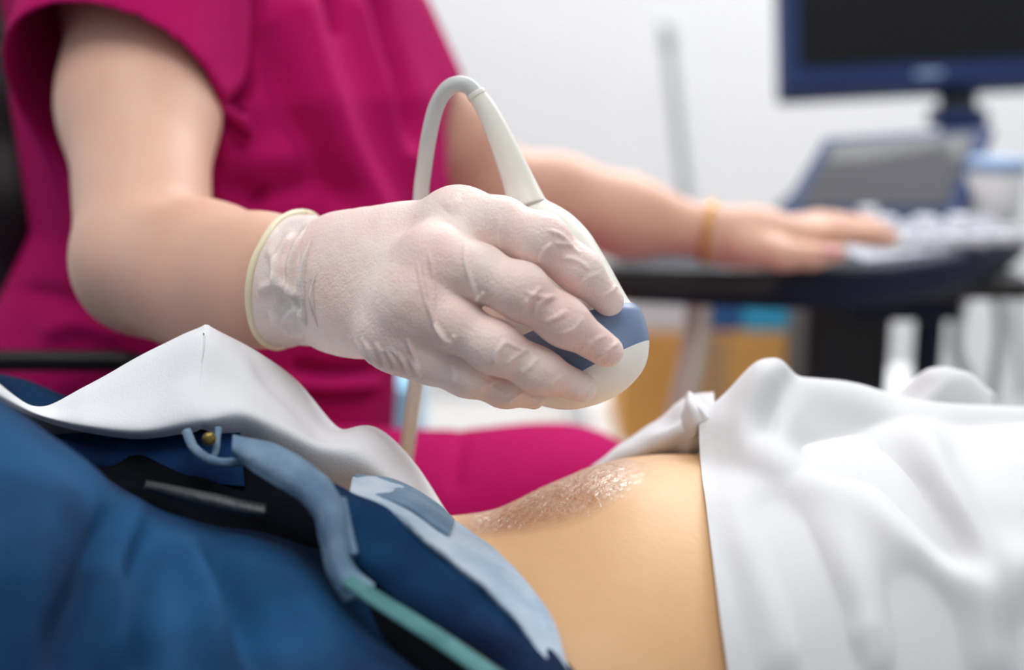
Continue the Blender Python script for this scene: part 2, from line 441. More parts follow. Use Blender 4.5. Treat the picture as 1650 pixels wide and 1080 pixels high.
# ================================================================== the room
def struct(name, c, half, m):
    o = box(name, c, half, m, None, 0); o['kind'] = 'structure'; return o
struct('floor', (0.4, 1.2, -0.05), (2.6, 2.0, 0.05), M['floor'])
struct('ceiling', (0.4, 1.2, 2.75), (2.6, 2.0, 0.05), M['ceil'])
struct('wall_back', (0.4, 2.75, 1.35), (2.6, 0.05, 1.35), M['wall'])
struct('wall_left', (-1.75, 0.95, 1.35), (0.05, 1.75, 1.35), M['wall'])
struct('baseboard_back', (0.65, 2.692, 0.05), (2.35, 0.008, 0.05), M['white_plastic'])

# ================================================================== patient
RIDGE = [(330, 868, .575), (450, 872, .585), (600, 850, .60), (725, 833, .61), (800, 822, .615), (870, 787, .62), (950, 752, .627), (1000, 739, .632),
         (1060, 732, .64), (1120, 731, .648), (1250, 716, .655), (1400, 700, .665), (1600, 700, .68), (1800, 705, .69)]
WID = [.15, .15, .145, .138, .134, .13, .13, .13, .13, .13, .132, .135, .14, .14]
ST = []
for (px, py, d), w in zip(RIDGE, WID):
    p = P(px, py, d); h = 0.095; s_ = 0.36
    q = math.sqrt(h * h + w * w * s_ * s_)
    ST.append((p[0], p[1] - w * w * s_ / q, p[2] - h * h / q, w, h))
ST = np.array(ST)
BED_Z = float((ST[:, 2] - ST[:, 4]).min()) + 0.006
fb = Field((-0.62, 0.15, BED_Z - 0.02), (0.86, 0.86, 1.22), 0.0045)
fb.loftx(ST, 0.0)
hipN, hipF = np.array([-0.15, 0.455, 0.80]), np.array([-0.15, 0.60, 0.80])
kneeN, kneeF = np.array([-0.50, 0.345, 1.06]), np.array([-0.50, 0.63, 0.98])
ankN, ankF = np.array([-0.58, 0.33, 0.76]), np.array([-0.60, 0.63, 0.76])
fb.ell((-0.14, 0.525, 0.80), (0.10, 0.16, 0.092), k=0.05)
fb.chain([hipN, kneeN, ankN], [0.072, 0.050, .036], 0.05); fb.chain([hipF, kneeF, ankF], [0.072, 0.050, .036], 0.05)
for a_ in (ankN, ankF): fb.chain([a_ + (0, 0, -.01), a_ + (-.12, 0, -.025)], [.036, .024], .03)
shy = ST[-1][1]; sx = ST[-1][0]
fb.ell((sx + .01, shy, 0.80), (0.07, 0.175, 0.085), k=0.05)
fb.chain([(sx + .03, shy, .80), (sx + .12, shy, .82)], [0.058, 0.052], 0.04)
hd = np.array([sx + .215, shy, .845])
fb.ell(hd, (.105, .075, .088), k=0.02); fb.ell(hd + (-.06, 0, .035), (.055, .05, .05), k=0.03)
fb.cap(hd + (-.005, 0, .075), hd + (-.03, 0, .098), .008, .013, 0.012)           # nose
for s_ in (-1, 1):
    fb.ell(hd + (.005, s_ * .076, -.005), (.03, .008, .018), k=0.008)             # ears
    fb.ell(hd + (.012, s_ * .03, .074), (.011, .013, .008), k=0.008)              # eyes
    sh = np.array([sx - .0, shy + s_ * .155, .80])
    el = np.array([sx + .15, shy + s_ * .29 if s_ > 0 else shy - .27, .79]); ha = np.array([sx + .30, shy + s_ * .13, .83])
    fb.chain([sh, el, ha], [.046, .038, .026], 0.02)
    fb.cap(ha, ha + (.06, -s_ * .04, .0), .024, .014, 0.02)
fb.cap(hd + (-.05, -.022, .082), hd + (-.05, .022, .082), .007, .007, 0.006)      # mouth
V, Q = fb.mesh(); V = relax(V, Q, 3, 0.5)
patient = link('person', np_mesh('person', V, Q), M['skin_tan'])
props(patient, 'person lying on the couch in open blue jeans and pulled-up white shirt, bare belly', 'person')
body_bvh = BVHTree.FromPolygons([tuple(v) for v in V], [tuple(q) for q in Q])

# ---- white shirt, lifted and bunched above the belly
top = [(1124, 678, .622), (1165, 640, .625), (1243, 581, .628), (1290, 612, .642), (1370, 632, .655), (1450, 652, .662), (1560, 655, .675), (1700, 662, .69), (1900, 672, .70)]
bot = [(1182, 1230), (1250, 1230), (1330, 1230), (1410, 1230), (1500, 1235), (1590, 1240), (1690, 1240), (1800, 1240), (1960, 1240)]
edge = {0.0: (1124, 678), 0.12: (1126, 740), 0.25: (1134, 815), 0.42: (1147, 905), 0.6: (1158, 990), 0.78: (1171, 1085), 1.0: (1184, 1230)}
rows = [[(x + 8, y + 34, d + .055) for x, y, d in top], [(x + 3, y + 10, d + .03) for x, y, d in top]]
for t, (ex, ey) in edge.items():
    row = []
    for i, ((x, y, d), (bx, by)) in enumerate(zip(top, bot)):
        xx = x + (bx - x) * t ** 1.15; yy = y + (by - y) * t
        if i == 0: xx, yy = ex, ey
        row.append((xx, yy, d - (d - .475 - .006 * i) * math.sin(t * math.pi / 2) ** 1.1))
    rows.append(row)
SF = [  # folds radiating from the knot at the left top corner
    ([(1128, 690), (1185, 690), (1270, 745), (1340, 775), (1400, 792), (1450, 850), (1520, 920), (1575, 965), (1620, 1130)], .0105, 25, .2, .1, 2.2),
    ([(1215, 700), (1290, 735), (1370, 770), (1425, 790), (1500, 860), (1560, 925)], -.0085, 24, .25, .2),
    ([(1245, 585), (1215, 640), (1190, 700)], .006, 16, .1, .5, 1.6),
    ([(1275, 600), (1262, 640), (1235, 690), (1215, 720)], -.007, 14, .15, .3),
    ([(1290, 612), (1380, 645), (1450, 690), (1500, 760), (1550, 850), (1590, 930), (1640, 1010)], .010, 32, .25, .15, 1.5),
    ([(1440, 720), (1480, 800), (1535, 880), (1590, 960)], -.007, 24, .3, .2),
    ([(1440, 655), (1500, 700), (1555, 770), (1640, 890), (1700, 960)], .010, 34, .25, .1, 1.5),
    ([(1530, 690), (1548, 760), (1590, 830), (1650, 905)], -.007, 22, .2, .2),
    ([(1160, 760), (1200, 860), (1235, 960), (1265, 1100)], .006, 40, .3, .1),
    ([(1225, 790), (1275, 900), (1320, 1000), (1350, 1100)], -.007, 34, .3, .1),
    ([(1330, 820), (1360, 900), (1400, 1000), (1420, 1100)], .007, 40, .3, .1),
    ([(1300, 1060), (1370, 1030), (1420, 1000)], .004, 16, .3, .3),
    ([(1460, 900), (1490, 1000), (1505, 1130)], -.009, 42, .3, .05),
    ([(1600, 690), (1640, 760), (1690, 840)], .006, 30, .3, .2),
]
SF = [(f[0], f[1] * 1.15) + tuple(f[2:]) for f in SF]
shirt = cloth('shirt', rows, M['shirt'], patient, (16, 20), SF, 0.0012, 0.0006, 60, 3, body_bvh, 0.005, vdir=0.6)
shirt['label'] = 'white cotton shirt pulled up over the chest'
fj = Field((.08, .22, BED_Z - .02), (.74, .92, .98), .005)
fj.loftx([q for q in ST if q[0] > .125], 0, .004)
fj.ell((sx + .0, shy, 0.80), (0.085, 0.185, 0.092), k=.05)
for s_ in (-1, 1): fj.chain([(sx, shy + s_ * .155, .80), (sx + .10, (shy + s_ * .155) * .33 + (shy + s_ * .28) * .67, .793)], [.058, .052], .02)
V, Q = fj.mesh(); V = relax(V, Q, 2, .5); link('shirt_body', np_mesh('shirt_body', V, Q), M['shirt'], patient)
# rolled hem along the open edge
hem = [P(ex + 3, ey, top[0][2] - (top[0][2] - .475) * math.sin(t * math.pi / 2) ** 1.1 - .003) for t, (ex, ey) in edge.items()]
def on_body(path, margin=0.004): return ray_clear(np.array(path, float), body_bvh, margin)
# knot, tail and back flap of the shirt
cloth('shirt_tail', [[(945, 760, .675), (1000, 715, .675), (1060, 675, .67), (1105, 640, .665), (1150, 632, .66)],
                     [(950, 752, .655), (1005, 722, .655), (1060, 692, .65), (1108, 655, .642), (1150, 645, .635)],
                     [(965, 752, .65), (1015, 735, .648), (1070, 715, .64), (1112, 690, .628), (1150, 680, .618)],
                     [(975, 765, .655), (1025, 752, .655), (1075, 740, .65), (1118, 730, .64), (1152, 722, .625)]],
      M['shirt'], patient, (10, 14), [([(1040, 720), (1090, 695), (1125, 680)], .004, 9), ([(1060, 690), (1105, 665), (1130, 640)], -.004, 9),
                                      ([(1100, 735), (1125, 700)], .004, 8)], 0.0012, 0.0007, 120, 5)
cloth('shirt_knot', [[(1100, 660, .64), (1108, 632, .64), (1122, 636, .638), (1150, 656, .635), (1185, 640, .64), (1215, 612, .64)],
                     [(1098, 672, .632), (1110, 650, .624), (1128, 655, .618), (1152, 664, .618), (1180, 655, .622), (1212, 625, .626)],
                     [(1104, 690, .628), (1116, 682, .618), (1132, 678, .614), (1156, 678, .614), (1180, 672, .616), (1205, 655, .622)],
                     [(1110, 712, .632), (1118, 704, .622), (1132, 692, .618), (1158, 694, .618), (1180, 688, .620), (1200, 690, .624)]],
      M['shirt'], patient, (10, 12), [([(1112, 640), (1126, 662), (1128, 690)], -.003, 6), ([(1135, 660), (1165, 668)], -.003, 7)], 0.0012, 0.0006, 150, 6)
cloth('shirt_flap', [[(1280, 640, .735), (1360, 650, .735), (1430, 655, .735), (1500, 640, .745), (1550, 632, .75), (1606, 650, .75)],
                     [(1282, 618, .73), (1360, 625, .728), (1436, 640, .725), (1500, 612, .73), (1555, 612, .73), (1604, 640, .735)],
                     [(1284, 612, .72), (1360, 616, .715), (1440, 632, .71), (1498, 594, .70), (1558, 600, .705), (1603, 634, .715)],
                     [(1286, 630, .70), (1360, 632, .70), (1450, 648, .695), (1506, 622, .685), (1545, 615, .69), (1600, 640, .705)],
                     [(1288, 660, .69), (1360, 660, .69), (1450, 672, .685), (1490, 658, .68), (1530, 656, .685), (1600, 665, .70)]],
      M['shirt'], patient, (8, 12), [], 0.0012, 0.0004, 80, 8)

# ---- jeans
jeans = cloth('jeans', [
    [(-160, 560, .52), (-40, 640, .52), (60, 700, .53), (150, 765, .54), (230, 800, .55), (330, 830, .555), (430, 850, .56), (520, 880, .56), (600, 960, .555)],
    [(-160, 530, .46), (-30, 620, .465), (60, 685, .47), (150, 750, .475), (225, 815, .49), (320, 850, .50), (420, 865, .505), (510, 905, .51), (600, 985, .51)],
    [(-160, 560, .42), (-30, 660, .425), (60, 735, .43), (150, 800, .44), (220, 860, .455), (320, 890, .465), (420, 910, .47), (520, 960, .475), (630, 1040, .48)],
    [(-170, 700, .385), (-30, 790, .39), (70, 860, .395), (160, 910, .405), (240, 950, .42), (330, 975, .43), (440, 1000, .44), (550, 1040, .445), (690, 1090, .45)],
    [(-180, 880, .36), (-30, 950, .365), (80, 1000, .37), (170, 1040, .38), (260, 1070, .39), (360, 1090, .40), (480, 1110, .41), (600, 1130, .42), (760, 1150, .425)],
    [(-190, 1150, .35), (-30, 1200, .35), (90, 1230, .355), (180, 1250, .36), (280, 1260, .37), (390, 1270, .38), (510, 1280, .39), (640, 1290, .40), (820, 1300, .405)],
], M['denim'], patient, (14, 16), [
    ([(190, 820), (175, 900), (130, 990), (80, 1090)], -.024, 20, .2, .1),
    ([(235, 850), (225, 940), (235, 1080)], -.020, 15, .2, .1),
    ([(210, 800), (205, 900), (190, 1000), (170, 1090)], .012, 18, .2, .1),
    ([(290, 870), (330, 960), (345, 1080)], .010, 24, .2, .1),
    ([(330, 880), (390, 980), (420, 1080)], -.014, 18, .2, .1),
    ([(90, 760), (70, 860), (20, 960)], .006, 40, .2, .2),
    ([(430, 920), (500, 1000), (540, 1080)], .006, 30, .2, .1),
], 0.0016, 0.0015, 45, 11, body_bvh, 0.006)
jeans['label'] = 'unbuttoned blue denim jeans'
fj = Field((-.36, .25, BED_Z - .03), (-.085, .80, 1.0), .005)
fj.loftx([q for q in ST if q[0] < -.06], 0, .009); fj.ell((-.14, .525, 0.80), (0.112, .172, .102), k=.05)
for hp, kn in ((hipN, kneeN), (hipF, kneeF)): fj.cap(hp, hp + (kn - hp) * .35, .085, .075, .05)
fj.put(lambda x, y, z: .850 - z - (x + .125) * 1.3 + 0 * y, (-.36, .25, .70), (.1, .8, 1.0), 0, 'sub')
V, Q = fj.mesh(); V = relax(V, Q, 2, .5); link('seat_panel', np_mesh('seat_panel', V, Q), M['denim'], jeans)
for hp, kn, an in ((hipN, kneeN, ankN), (hipF, kneeF, ankF)):
    fj = Field((-.72, .2, BED_Z - .03), (-.10, .78, 1.2), .006)
    fj.chain([hp + (-.03, 0, 0), kn, an], [.083, .064, .055], .03)
    V, Q = fj.mesh(); V = relax(V, Q, 2, .5)
    link('trouser_leg', np_mesh('trouser_leg', V, Q), M['denim'], jeans)
def strip(name, line, material, parent, thick=0.004, folds=(), noise=0.0006, seed=0, bulge=0.004, n=(6, 10), bvh=body_bvh, margin=.003):
    """band of cloth: line of (px_a, py_a, px_b, py_b, depth_a, depth_b)"""
    r0 = [(a, b, d0 + bulge) for a, b, c, d_, d0, d1 in line]; r3 = [(c, d_, d1 + bulge) for a, b, c, d_, d0, d1 in line]
    r1 = [(a + (c - a) * .3, b + (d_ - b) * .3, d0 + (d1 - d0) * .3 - bulge * .4) for a, b, c, d_, d0, d1 in line]
    r2 = [(a + (c - a) * .7, b + (d_ - b) * .7, d0 + (d1 - d0) * .7 - bulge * .4) for a, b, c, d_, d0, d1 in line]
    return cloth(name, [r0, r1, r2, r3], material, parent, n, folds, thick, noise, 150, seed, bvh, margin)
# black strip that paints the shadow inside the open fly
strip('fly_shadow_strip', [(110, 722, 130, 790, .545, .50), (170, 748, 190, 850, .535, .50), (250, 700, 270, 870, .55, .505), (330, 690, 360, 880, .555, .51), (420, 745, 430, 900, .55, .51),
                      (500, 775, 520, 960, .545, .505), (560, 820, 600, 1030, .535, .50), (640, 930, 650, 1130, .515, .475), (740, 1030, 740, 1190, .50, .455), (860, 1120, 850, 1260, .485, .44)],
      M['fly_shadow'], jeans, 0.002, (), 0.001, 2, 0.002)
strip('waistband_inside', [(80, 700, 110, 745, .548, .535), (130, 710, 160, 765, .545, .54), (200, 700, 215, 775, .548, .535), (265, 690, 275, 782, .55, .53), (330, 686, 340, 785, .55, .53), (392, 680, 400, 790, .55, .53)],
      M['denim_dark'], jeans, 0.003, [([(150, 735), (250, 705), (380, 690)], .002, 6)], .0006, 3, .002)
tube('stitching', [P(300, 695, .528), P(315, 725, .524), P(350, 745, .52), P(395, 742, .518), P(415, 728, .518)], .0020, M['denim_pale'], jeans)
tube('stitching', [P(352, 690, .53), P(348, 725, .524), P(342, 742, .522)], .0014, M['denim_pale'], jeans)
lathe('button', P(337, 708, .522), (P(337, 708, .40) - P(337, 708, .52)), smooth_profile([(0, .0026), (.002, .0028), (.003, .002), (.0034, .0005)], 3), M['brass'], jeans, 20)
# zip tapes
zt = strip('zipper', [(228, 770, 222, 790, .515, .513), (300, 785, 295, 812, .505, .503), (370, 800, 365, 828, .50, .498), (435, 815, 432, 836, .498, .496)],
           M['zip'], jeans, .003, (), .0004, 7, .002)
# thick turned edge that runs round the opening
strip('fly_edge', [(370, 698, 368, 738, .513, .505), (420, 706, 402, 760, .508, .498), (480, 733, 443, 787, .502, .490), (530, 765, 488, 818, .495, .484), (560, 815, 508, 846, .488, .479),
                   (566, 860, 514, 880, .482, .475), (572, 905, 524, 932, .477, .470), (612, 945, 556, 978, .470, .465)],
      M['denim_pale'], jeans, .006, [([(400, 735), (470, 765), (530, 820), (545, 900)], .002, 8), ([(430, 720), (440, 760)], -.002, 5), ([(500, 760), (485, 790)], -.002, 5), ([(525, 850), (560, 845)], -.0015, 5)], .0012, 6, .005, margin=.01)
seam_pts = [(560, 935, .470, 17), (610, 968, .465, 20), (680, 1012, .457, 21), (745, 1055, .450, 21), (830, 1115, .44, 21), (930, 1190, .43, 21)]
tube('fly_seam', [P(a, b, d) for a, b, d, r in seam_pts], [r * d / F for a, b, d, r in seam_pts], M['stitch'], jeans, 18, 10, 0.38)
# denim waistband beside it and the pale turned-over lining against the belly
strip('waistband', [(470, 745, 520, 790, .515, .50), (560, 790, 545, 840, .508, .49), (620, 810, 560, 900, .505, .485), (690, 870, 620, 960, .50, .478),
                    (770, 930, 700, 1010, .49, .468), (850, 1000, 790, 1070, .48, .458), (930, 1080, 880, 1140, .468, .448), (1010, 1180, 960, 1230, .455, .438)],
      M['denim'], jeans, .004, [([(585, 810), (600, 860), (590, 900)], -.003, 8), ([(560, 800), (575, 860)], .003, 7), ([(700, 900), (760, 980)], .002, 12)], .0012, 9, .004, margin=.006)
strip('belt_loop', [(545, 795, 560, 800, .497, .495), (552, 850, 570, 850, .487, .486), (560, 900, 580, 895, .478, .477)], M['denim_pale'], jeans, .002, (), .0003, 4, .002)
strip('waistband_lining', [(560, 770, 555, 800, .54, .505), (640, 770, 610, 812, .545, .503), (715, 822, 660, 850, .54, .495), (795, 880, 730, 905, .525, .486),
                           (850, 935, 790, 955, .51, .477), (895, 1000, 840, 1010, .497, .468), (912, 1060, 880, 1075, .488, .46), (935, 1150, 930, 1150, .475, .45)],
      M['denim_fray'], jeans, .003, [([(620, 800), (700, 850), (790, 900), (870, 980)], .002, 8)], .0010, 12, .004, margin=.0085)

strip('lining_fold', [(562, 762, 580, 800, .545, .51), (640, 772, 648, 815, .545, .505), (700, 806, 698, 842, .54, .50), (738, 838, 726, 864, .535, .498)],
      M['denim_pale'], jeans, .002, (), .0008, 14, .004, margin=.0115)
# ---- gel smeared on the belly
gx = np.linspace(0, 1, 150); gl = []
up = catmull(np.array([(728, 826), (800, 816), (870, 780), (950, 745), (990, 740), (1025, 742), (1050, 748)], float), 25)
lowr = catmull(np.array([(745, 868), (810, 866), (880, 858), (945, 842), (990, 815), (1030, 785), (1055, 756)], float), 25)
GV = []; ok = []; GA = []
orig = Vector(cam.location)
for j in range(46):
    t = j / 45
    for i in range(len(up)):
        w_ = 0.10 * math.sin(i * .35 + 1) + 0.07 * math.sin(i * .9)
        p = up[i] * (1 - t) + lowr[i] * t; p = p + np.array([0, 10 * w_ * t])
        dv = Vector(P(p[0], p[1] + 2, 1.0)) - orig; dv.normalize(); h = body_bvh.ray_cast(orig, dv)
        if h[0] is None: ok.append(False); GV.append((0, 0, 0)); GA.append(0); continue
        nz = noise3(np.array([[h[0].x, h[0].y * .6, h[0].z]]), 420, 3, 4)[0]
        edge_f = min(1, 4 * t * (1 - t) + .15) * min(1, i / 10, (len(up) - 1 - i) / 18)
        hh = 0.00025 + edge_f * (0.0003 + 0.00035 * max(-0.8, nz))
        GV.append(tuple(h[0] + h[1] * hh)); ok.append(True); GA.append(min(1, (1 - t) * 3.2) * min(1, i / 14, (len(up) - 1 - i) / 45))
GF = [f for f in grid_faces(46, len(up)) if all(ok[i] for i in f)]
used = sorted({i for f in GF for i in f}); remap = {v: i for i, v in enumerate(used)}
gel = mesh_obj('ultrasound_gel', [GV[i] for i in used], [[remap[i] for i in f] for f in GF], M['gel'])
_at = gel.data.attributes.new('film', 'FLOAT', 'POINT'); _at.data.foreach_set('value', np.array([GA[i] for i in used], np.float32))
bm = bmesh.new(); bm.from_mesh(gel.data); seen = set(); isl = []
for v0 in bm.verts:
    if v0 in seen: continue
    st_ = [v0]; seen.add(v0); cur = []
    while st_:
        v1 = st_.pop(); cur.append(v1)
        for e in v1.link_edges:
            w1 = e.other_vert(v1)
            if w1 not in seen: seen.add(w1); st_.append(w1)
    isl.append(cur)
big = max(isl, key=len); bmesh.ops.delete(bm, geom=[v for c_ in isl if c_ is not big for v in c_]); bm.to_mesh(gel.data); bm.free()
props(gel, 'clear wet gel smeared across the bare belly beside the jeans', 'gel')

# ---- paper towel tucked into the jeans
towel = cloth('paper_towel', [
    [(-110, 640, .56), (-30, 680, .58), (40, 720, .62), (140, 715, .63), (240, 690, .64), (325, 655, .645), (340, 650, .645), (358, 648, .645), (430, 640, .65), (500, 660, .65), (560, 720, .65), (620, 760, .65), (690, 810, .65), (735, 850, .64)],
    [(-110, 575, .50), (-25, 615, .53), (55, 665, .575), (140, 632, .58), (240, 580, .59), (318, 546, .598), (333, 539, .60), (352, 548, .601), (430, 580, .61), (480, 615, .615), (548, 692, .615), (610, 702, .615), (672, 755, .615), (726, 834, .61)],
    [(-110, 562, .48), (-22, 604, .51), (58, 655, .555), (140, 625, .56), (238, 575, .567), (318, 537, .571), (331, 532, .572), (346, 538, .573), (400, 572, .58), (455, 622, .585), (530, 692, .59), (602, 690, .592), (660, 742, .595), (722, 830, .597)],
    [(-112, 568, .475), (-24, 610, .505), (60, 660, .545), (140, 655, .545), (235, 635, .548), (310, 612, .551), (325, 609, .552), (341, 611, .553), (395, 625, .558), (450, 660, .562), (515, 705, .565), (590, 712, .57), (645, 765, .575), (705, 828, .58)],
    [(-114, 578, .472), (-26, 622, .502), (62, 668, .54), (140, 685, .535), (230, 690, .533), (305, 675, .5345), (320, 672, .535), (336, 671, .536), (392, 668, .54), (450, 692, .545), (510, 722, .55), (580, 740, .555), (635, 785, .562), (695, 835, .57)],
    [(-116, 590, .475), (-28, 634, .505), (66, 678, .545), (140, 698, .543), (225, 708, .542), (300, 699, .543), (315, 696, .543), (331, 694, .5435), (388, 722, .557), (445, 762, .56), (505, 798, .563), (570, 815, .566), (625, 830, .57), (690, 855, .575)],
], M['towel'], None, (14, 14), [
    ([(345, 560), (400, 605), (460, 655), (530, 705)], .003, 16, .3, .2),
    ([(400, 590), (470, 655), (530, 710)], -.004, 12, .2, .2),
    ([(330, 540), (300, 620), (280, 690)], .002, 30, .1, .3),
    ([(560, 690), (620, 730), (690, 820)], .003, 12, .2, .2),
], 0.0007, 0.0002, 60, 15)
props(towel, 'white paper towel tucked into the open jeans of the person lying down', 'towel')

# ---- couch under the patient
couch = empty('exam_couch', (0.1, 0.55, 0), 'exam couch under the person lying down, its sheet out of sight below them', 'couch')
box('mattress', (0.15, 0.545, BED_Z - 0.05), (0.95, 0.20, 0.048), M['couch'], couch, 0.02)
box('frame', (0.15, 0.545, BED_Z - 0.125), (0.92, 0.18, 0.025), M['white_plastic'], couch, 0.006)
for sx_, sy_ in ((-1, -1), (1, -1), (-1, 1), (1, 1)):
    box('leg', (0.15 + sx_ * .8, 0.545 + sy_ * .14, (BED_Z - .15) / 2), (.025, .025, (BED_Z - .15) / 2), M['white_plastic'], couch, .004)
# ================================================================== sonographer
RS, LS = P(228, -70, .835), P(640, 10, 1.03)
sh_ax = LS - RS; sh_ax[2] = 0; sh_ax /= np.linalg.norm(sh_ax)
face = np.array([sh_ax[1], -sh_ax[0], 0.0])
AX = np.array([face, sh_ax, [0, 0, 1.0]])
def loftz(fl, st, k=0.0, off=0.0, op='add'):
    """torso lofted along z: stations (z, x, y, half depth along facing, half width along shoulders)"""
    st = np.array(sorted(map(tuple, st)), float)
    def fn(x, y, z):
        g = lambda i: np.interp(z.ravel(), st[:, 0], st[:, i]).astype(np.float32)[None, None, :]
        cx, cy, a, b = g(1), g(2), g(3) + off, g(4) + off
        u = (x - cx) * face[0] + (y - cy) * face[1]; v = (x - cx) * sh_ax[0] + (y - cy) * sh_ax[1]
        q = ((np.abs(u) / a) ** 2.3 + (np.abs(v) / b) ** 2.3) ** (1 / 2.3)
        return np.maximum((q - 1) * np.minimum(a, b) * 0.95, np.maximum(st[0, 0] - off - z, z - st[-1, 0] - off) + 0 * x + 0 * y)
    R = st[:, 3:].max() + off
    lo = np.array([st[:, 1].min() - R, st[:, 2].min() - R, st[0, 0] - off]); hi = np.array([st[:, 1].max() + R, st[:, 2].max() + R, st[-1, 0] + off])
    return fl.put(fn, lo, hi, k, op)
TOR = [(.66, -.265, .95, .125, .165), (.76, -.265, .95, .128, .165), (.86, -.245, .955, .118, .155), (.97, -.195, .965, .108, .15),
       (1.06, -.200, .97, .104, .155), (1.13, -.210, .975, .082, .15), (1.20, -.215, .98, .06, .09)]
fs = Field((-0.56, 0.50, -0.005), (0.44, 1.27, 1.56), 0.004)
loftz(fs, TOR, 0, -.014)
fs.ell((-.25, .95, .70), (.13, .165, .09), AX, k=.05)
neck0 = np.array([-.215, .975, 1.17]); headc = np.array([-.16, .95, 1.385])
fs.chain([neck0, headc + (-.02, .01, -.05)], [.055, .05], .04)
up_ = np.array([0, 0, 1.0])
fs.ell(headc, (.092, .074, .112), AX, k=.02); fs.ell(headc + face * .04 - up_ * .07, (.05, .05, .05), AX, k=.03)
fs.cap(headc + face * .088 + up_ * .01, headc + face * .108 - up_ * .02, .008, .012, .012)
fs.cap(headc + face * .082 - up_ * .058 - sh_ax * .02, headc + face * .082 - up_ * .058 + sh_ax * .02, .007, .007, .006)
for s_ in (-1, 1):
    fs.ell(headc + sh_ax * s_ * .075 - face * .005, (.018, .008, .03), AX, k=.006)
    fs.ell(headc + face * .082 + sh_ax * s_ * .03 + up_ * .012, (.008, .013, .01), AX, k=.006)
# right arm: hangs from the shoulder towards the camera, elbow bent, forearm level
fs.chain([RS, P(224, 170, .785), P(232, 395, .715)], [.048, .0425, .0375], .03)
fs.chain([P(232, 428, .706), P(325, 444, .675), P(425, 452, .640), P(525, 456, .610)], [.0395, .0388, .0325, .0215], .010)
fs.cap(P(525, 456, .610), P(620, 452, .592), .0215, .016, .01)
# left arm reaches to the machine
fs.chain([P(572, 30, 1.03), P(728, 222, 1.07), P(780, 305, 1.10)], [.038, .034, .037], .025)
fs.chain([P(782, 305, 1.10), P(900, 322, 1.10), P(1010, 350, 1.095), P(1148, 377, 1.08)], [.038, .036, .033, .0205], .02)
LH = [P(1148, 377, 1.08), P(1215, 382, 1.07), P(1300, 388, 1.06)]
fs.chain(LH, [.021, .024, .019], .012); fs.chain([P(1180, 385, 1.075), P(1290, 378, 1.09)], [.022, .017], .012)
for i, (pts, rr) in enumerate([
    ([(1285, 385, 1.055), (1350, 377, 1.045), (1400, 380, 1.045), (1434, 386, 1.05)], (.0115, .0095, .0085, .0068)),
    ([(1285, 375, 1.075), (1350, 366, 1.07), (1405, 372, 1.07), (1440, 380, 1.07)], (.0115, .0098, .0085, .0066)),
    ([(1280, 368, 1.095), (1340, 358, 1.095), (1395, 362, 1.095), (1425, 370, 1.095)], (.011, .0092, .008, .0064)),
    ([(1270, 364, 1.112), (1320, 354, 1.115), (1362, 356, 1.118), (1390, 362, 1.118)], (.0105, .008, .007, .0056)),
    ([(1205, 396, 1.055), (1262, 412, 1.035), (1310, 414, 1.03), (1352, 409, 1.03)], (.018, .0125, .010, .0078))]):
    fs.chain([P(*q) for q in pts], rr, .006)
# legs
hipR, kneR, ankR = np.array([-.255, .865, .735]), np.array([.03, .845, .757]), np.array([-.03, .86, .10])
hipL, kneL, ankL = np.array([-.22, 1.03, .70]), np.array([.02, 1.10, .60]), np.array([-.02, 1.10, .10])
fs.chain([hipR, kneR], [.085, .058], .03); fs.chain([kneR, ankR], [.055, .035], .03)
fs.chain([hipL, kneL], [.085, .058], .03); fs.chain([kneL, ankL], [.055, .035], .03)
for a_ in (ankR, ankL): fs.chain([a_, a_ + (.02, -.0, -.06), a_ + (.15, -.01, -.072)], [.036, .034, .024], .03)
V, Q = fs.mesh(); V = relax(V, Q, 3, 0.5)
nurse = link('person', np_mesh('person', V, Q), M['skin_light'])
props(nurse, 'person in magenta scrubs and white glove, sitting, holding the scanner probe over the belly', 'person')

# ---- scrub top with hollow short sleeves
ft = Field((-0.50, 0.62, 0.70), (0.12, 1.28, 1.30), 0.0028)
loftz(ft, TOR[1:], 0, .016)
ft.ell((-.225, .965, 1.17), (.08, .15, .05), AX, k=.04)
def cone(fl, a, b, ra, rb, plane_p, plane_n, k, op='add', over=0.0):
    a = np.asarray(a); b = np.asarray(b); ba = b - a; L2 = float(ba @ ba)
    def fn(x, y, z):
        px, py, pz = x - a[0], y - a[1], z - a[2]
        t = (px * ba[0] + py * ba[1] + pz * ba[2]) / L2; tc = np.clip(t, 0, 2.0)
        d = np.sqrt((px - tc * ba[0]) ** 2 + (py - tc * ba[1]) ** 2 + (pz - tc * ba[2]) ** 2) - (ra + (rb - ra) * np.clip(t, 0, 1.3))
        pl = (x - plane_p[0]) * plane_n[0] + (y - plane_p[1]) * plane_n[1] + (z - plane_p[2]) * plane_n[2]
        return np.maximum(d, pl - over)
    R = max(ra, rb) * 1.4
    return fl.put(fn, np.minimum(a, b + ba * .5) - R, np.maximum(a, b + ba * .5) + R, k, op)
def plane(p, q, r, away):
    n = np.cross(q - p, r - p); n /= np.linalg.norm(n)
    return (p, n if np.dot(away - p, n) < 0 else -n)
hemL, hemR, hemT = P(8, 108, .775), P(354, 182, .785), P(192, 12, .725)
slv0 = P(262, -150, .842); slvC = (hemL + hemR) / 2
pp, pn = plane(hemL, hemR, hemT, slv0)
cone(ft, slv0, slvC, .062, .068, pp, pn, .03)
h2a, h2b, h2c = P(733, 120, 1.03), P(683, 196, 1.05), P(690, 150, .99)
LS0 = P(515, -50, 1.02); lC = P(657, 188, 1.045)
lp, ln = plane(h2a, h2b, h2c, LS0)
cone(ft, LS0, lC, .051, .053, lp, ln, .03)
cone(ft, slv0 + (slvC - slv0) * .25, slvC, .054, .064, pp, pn, .0, 'sub', .05)
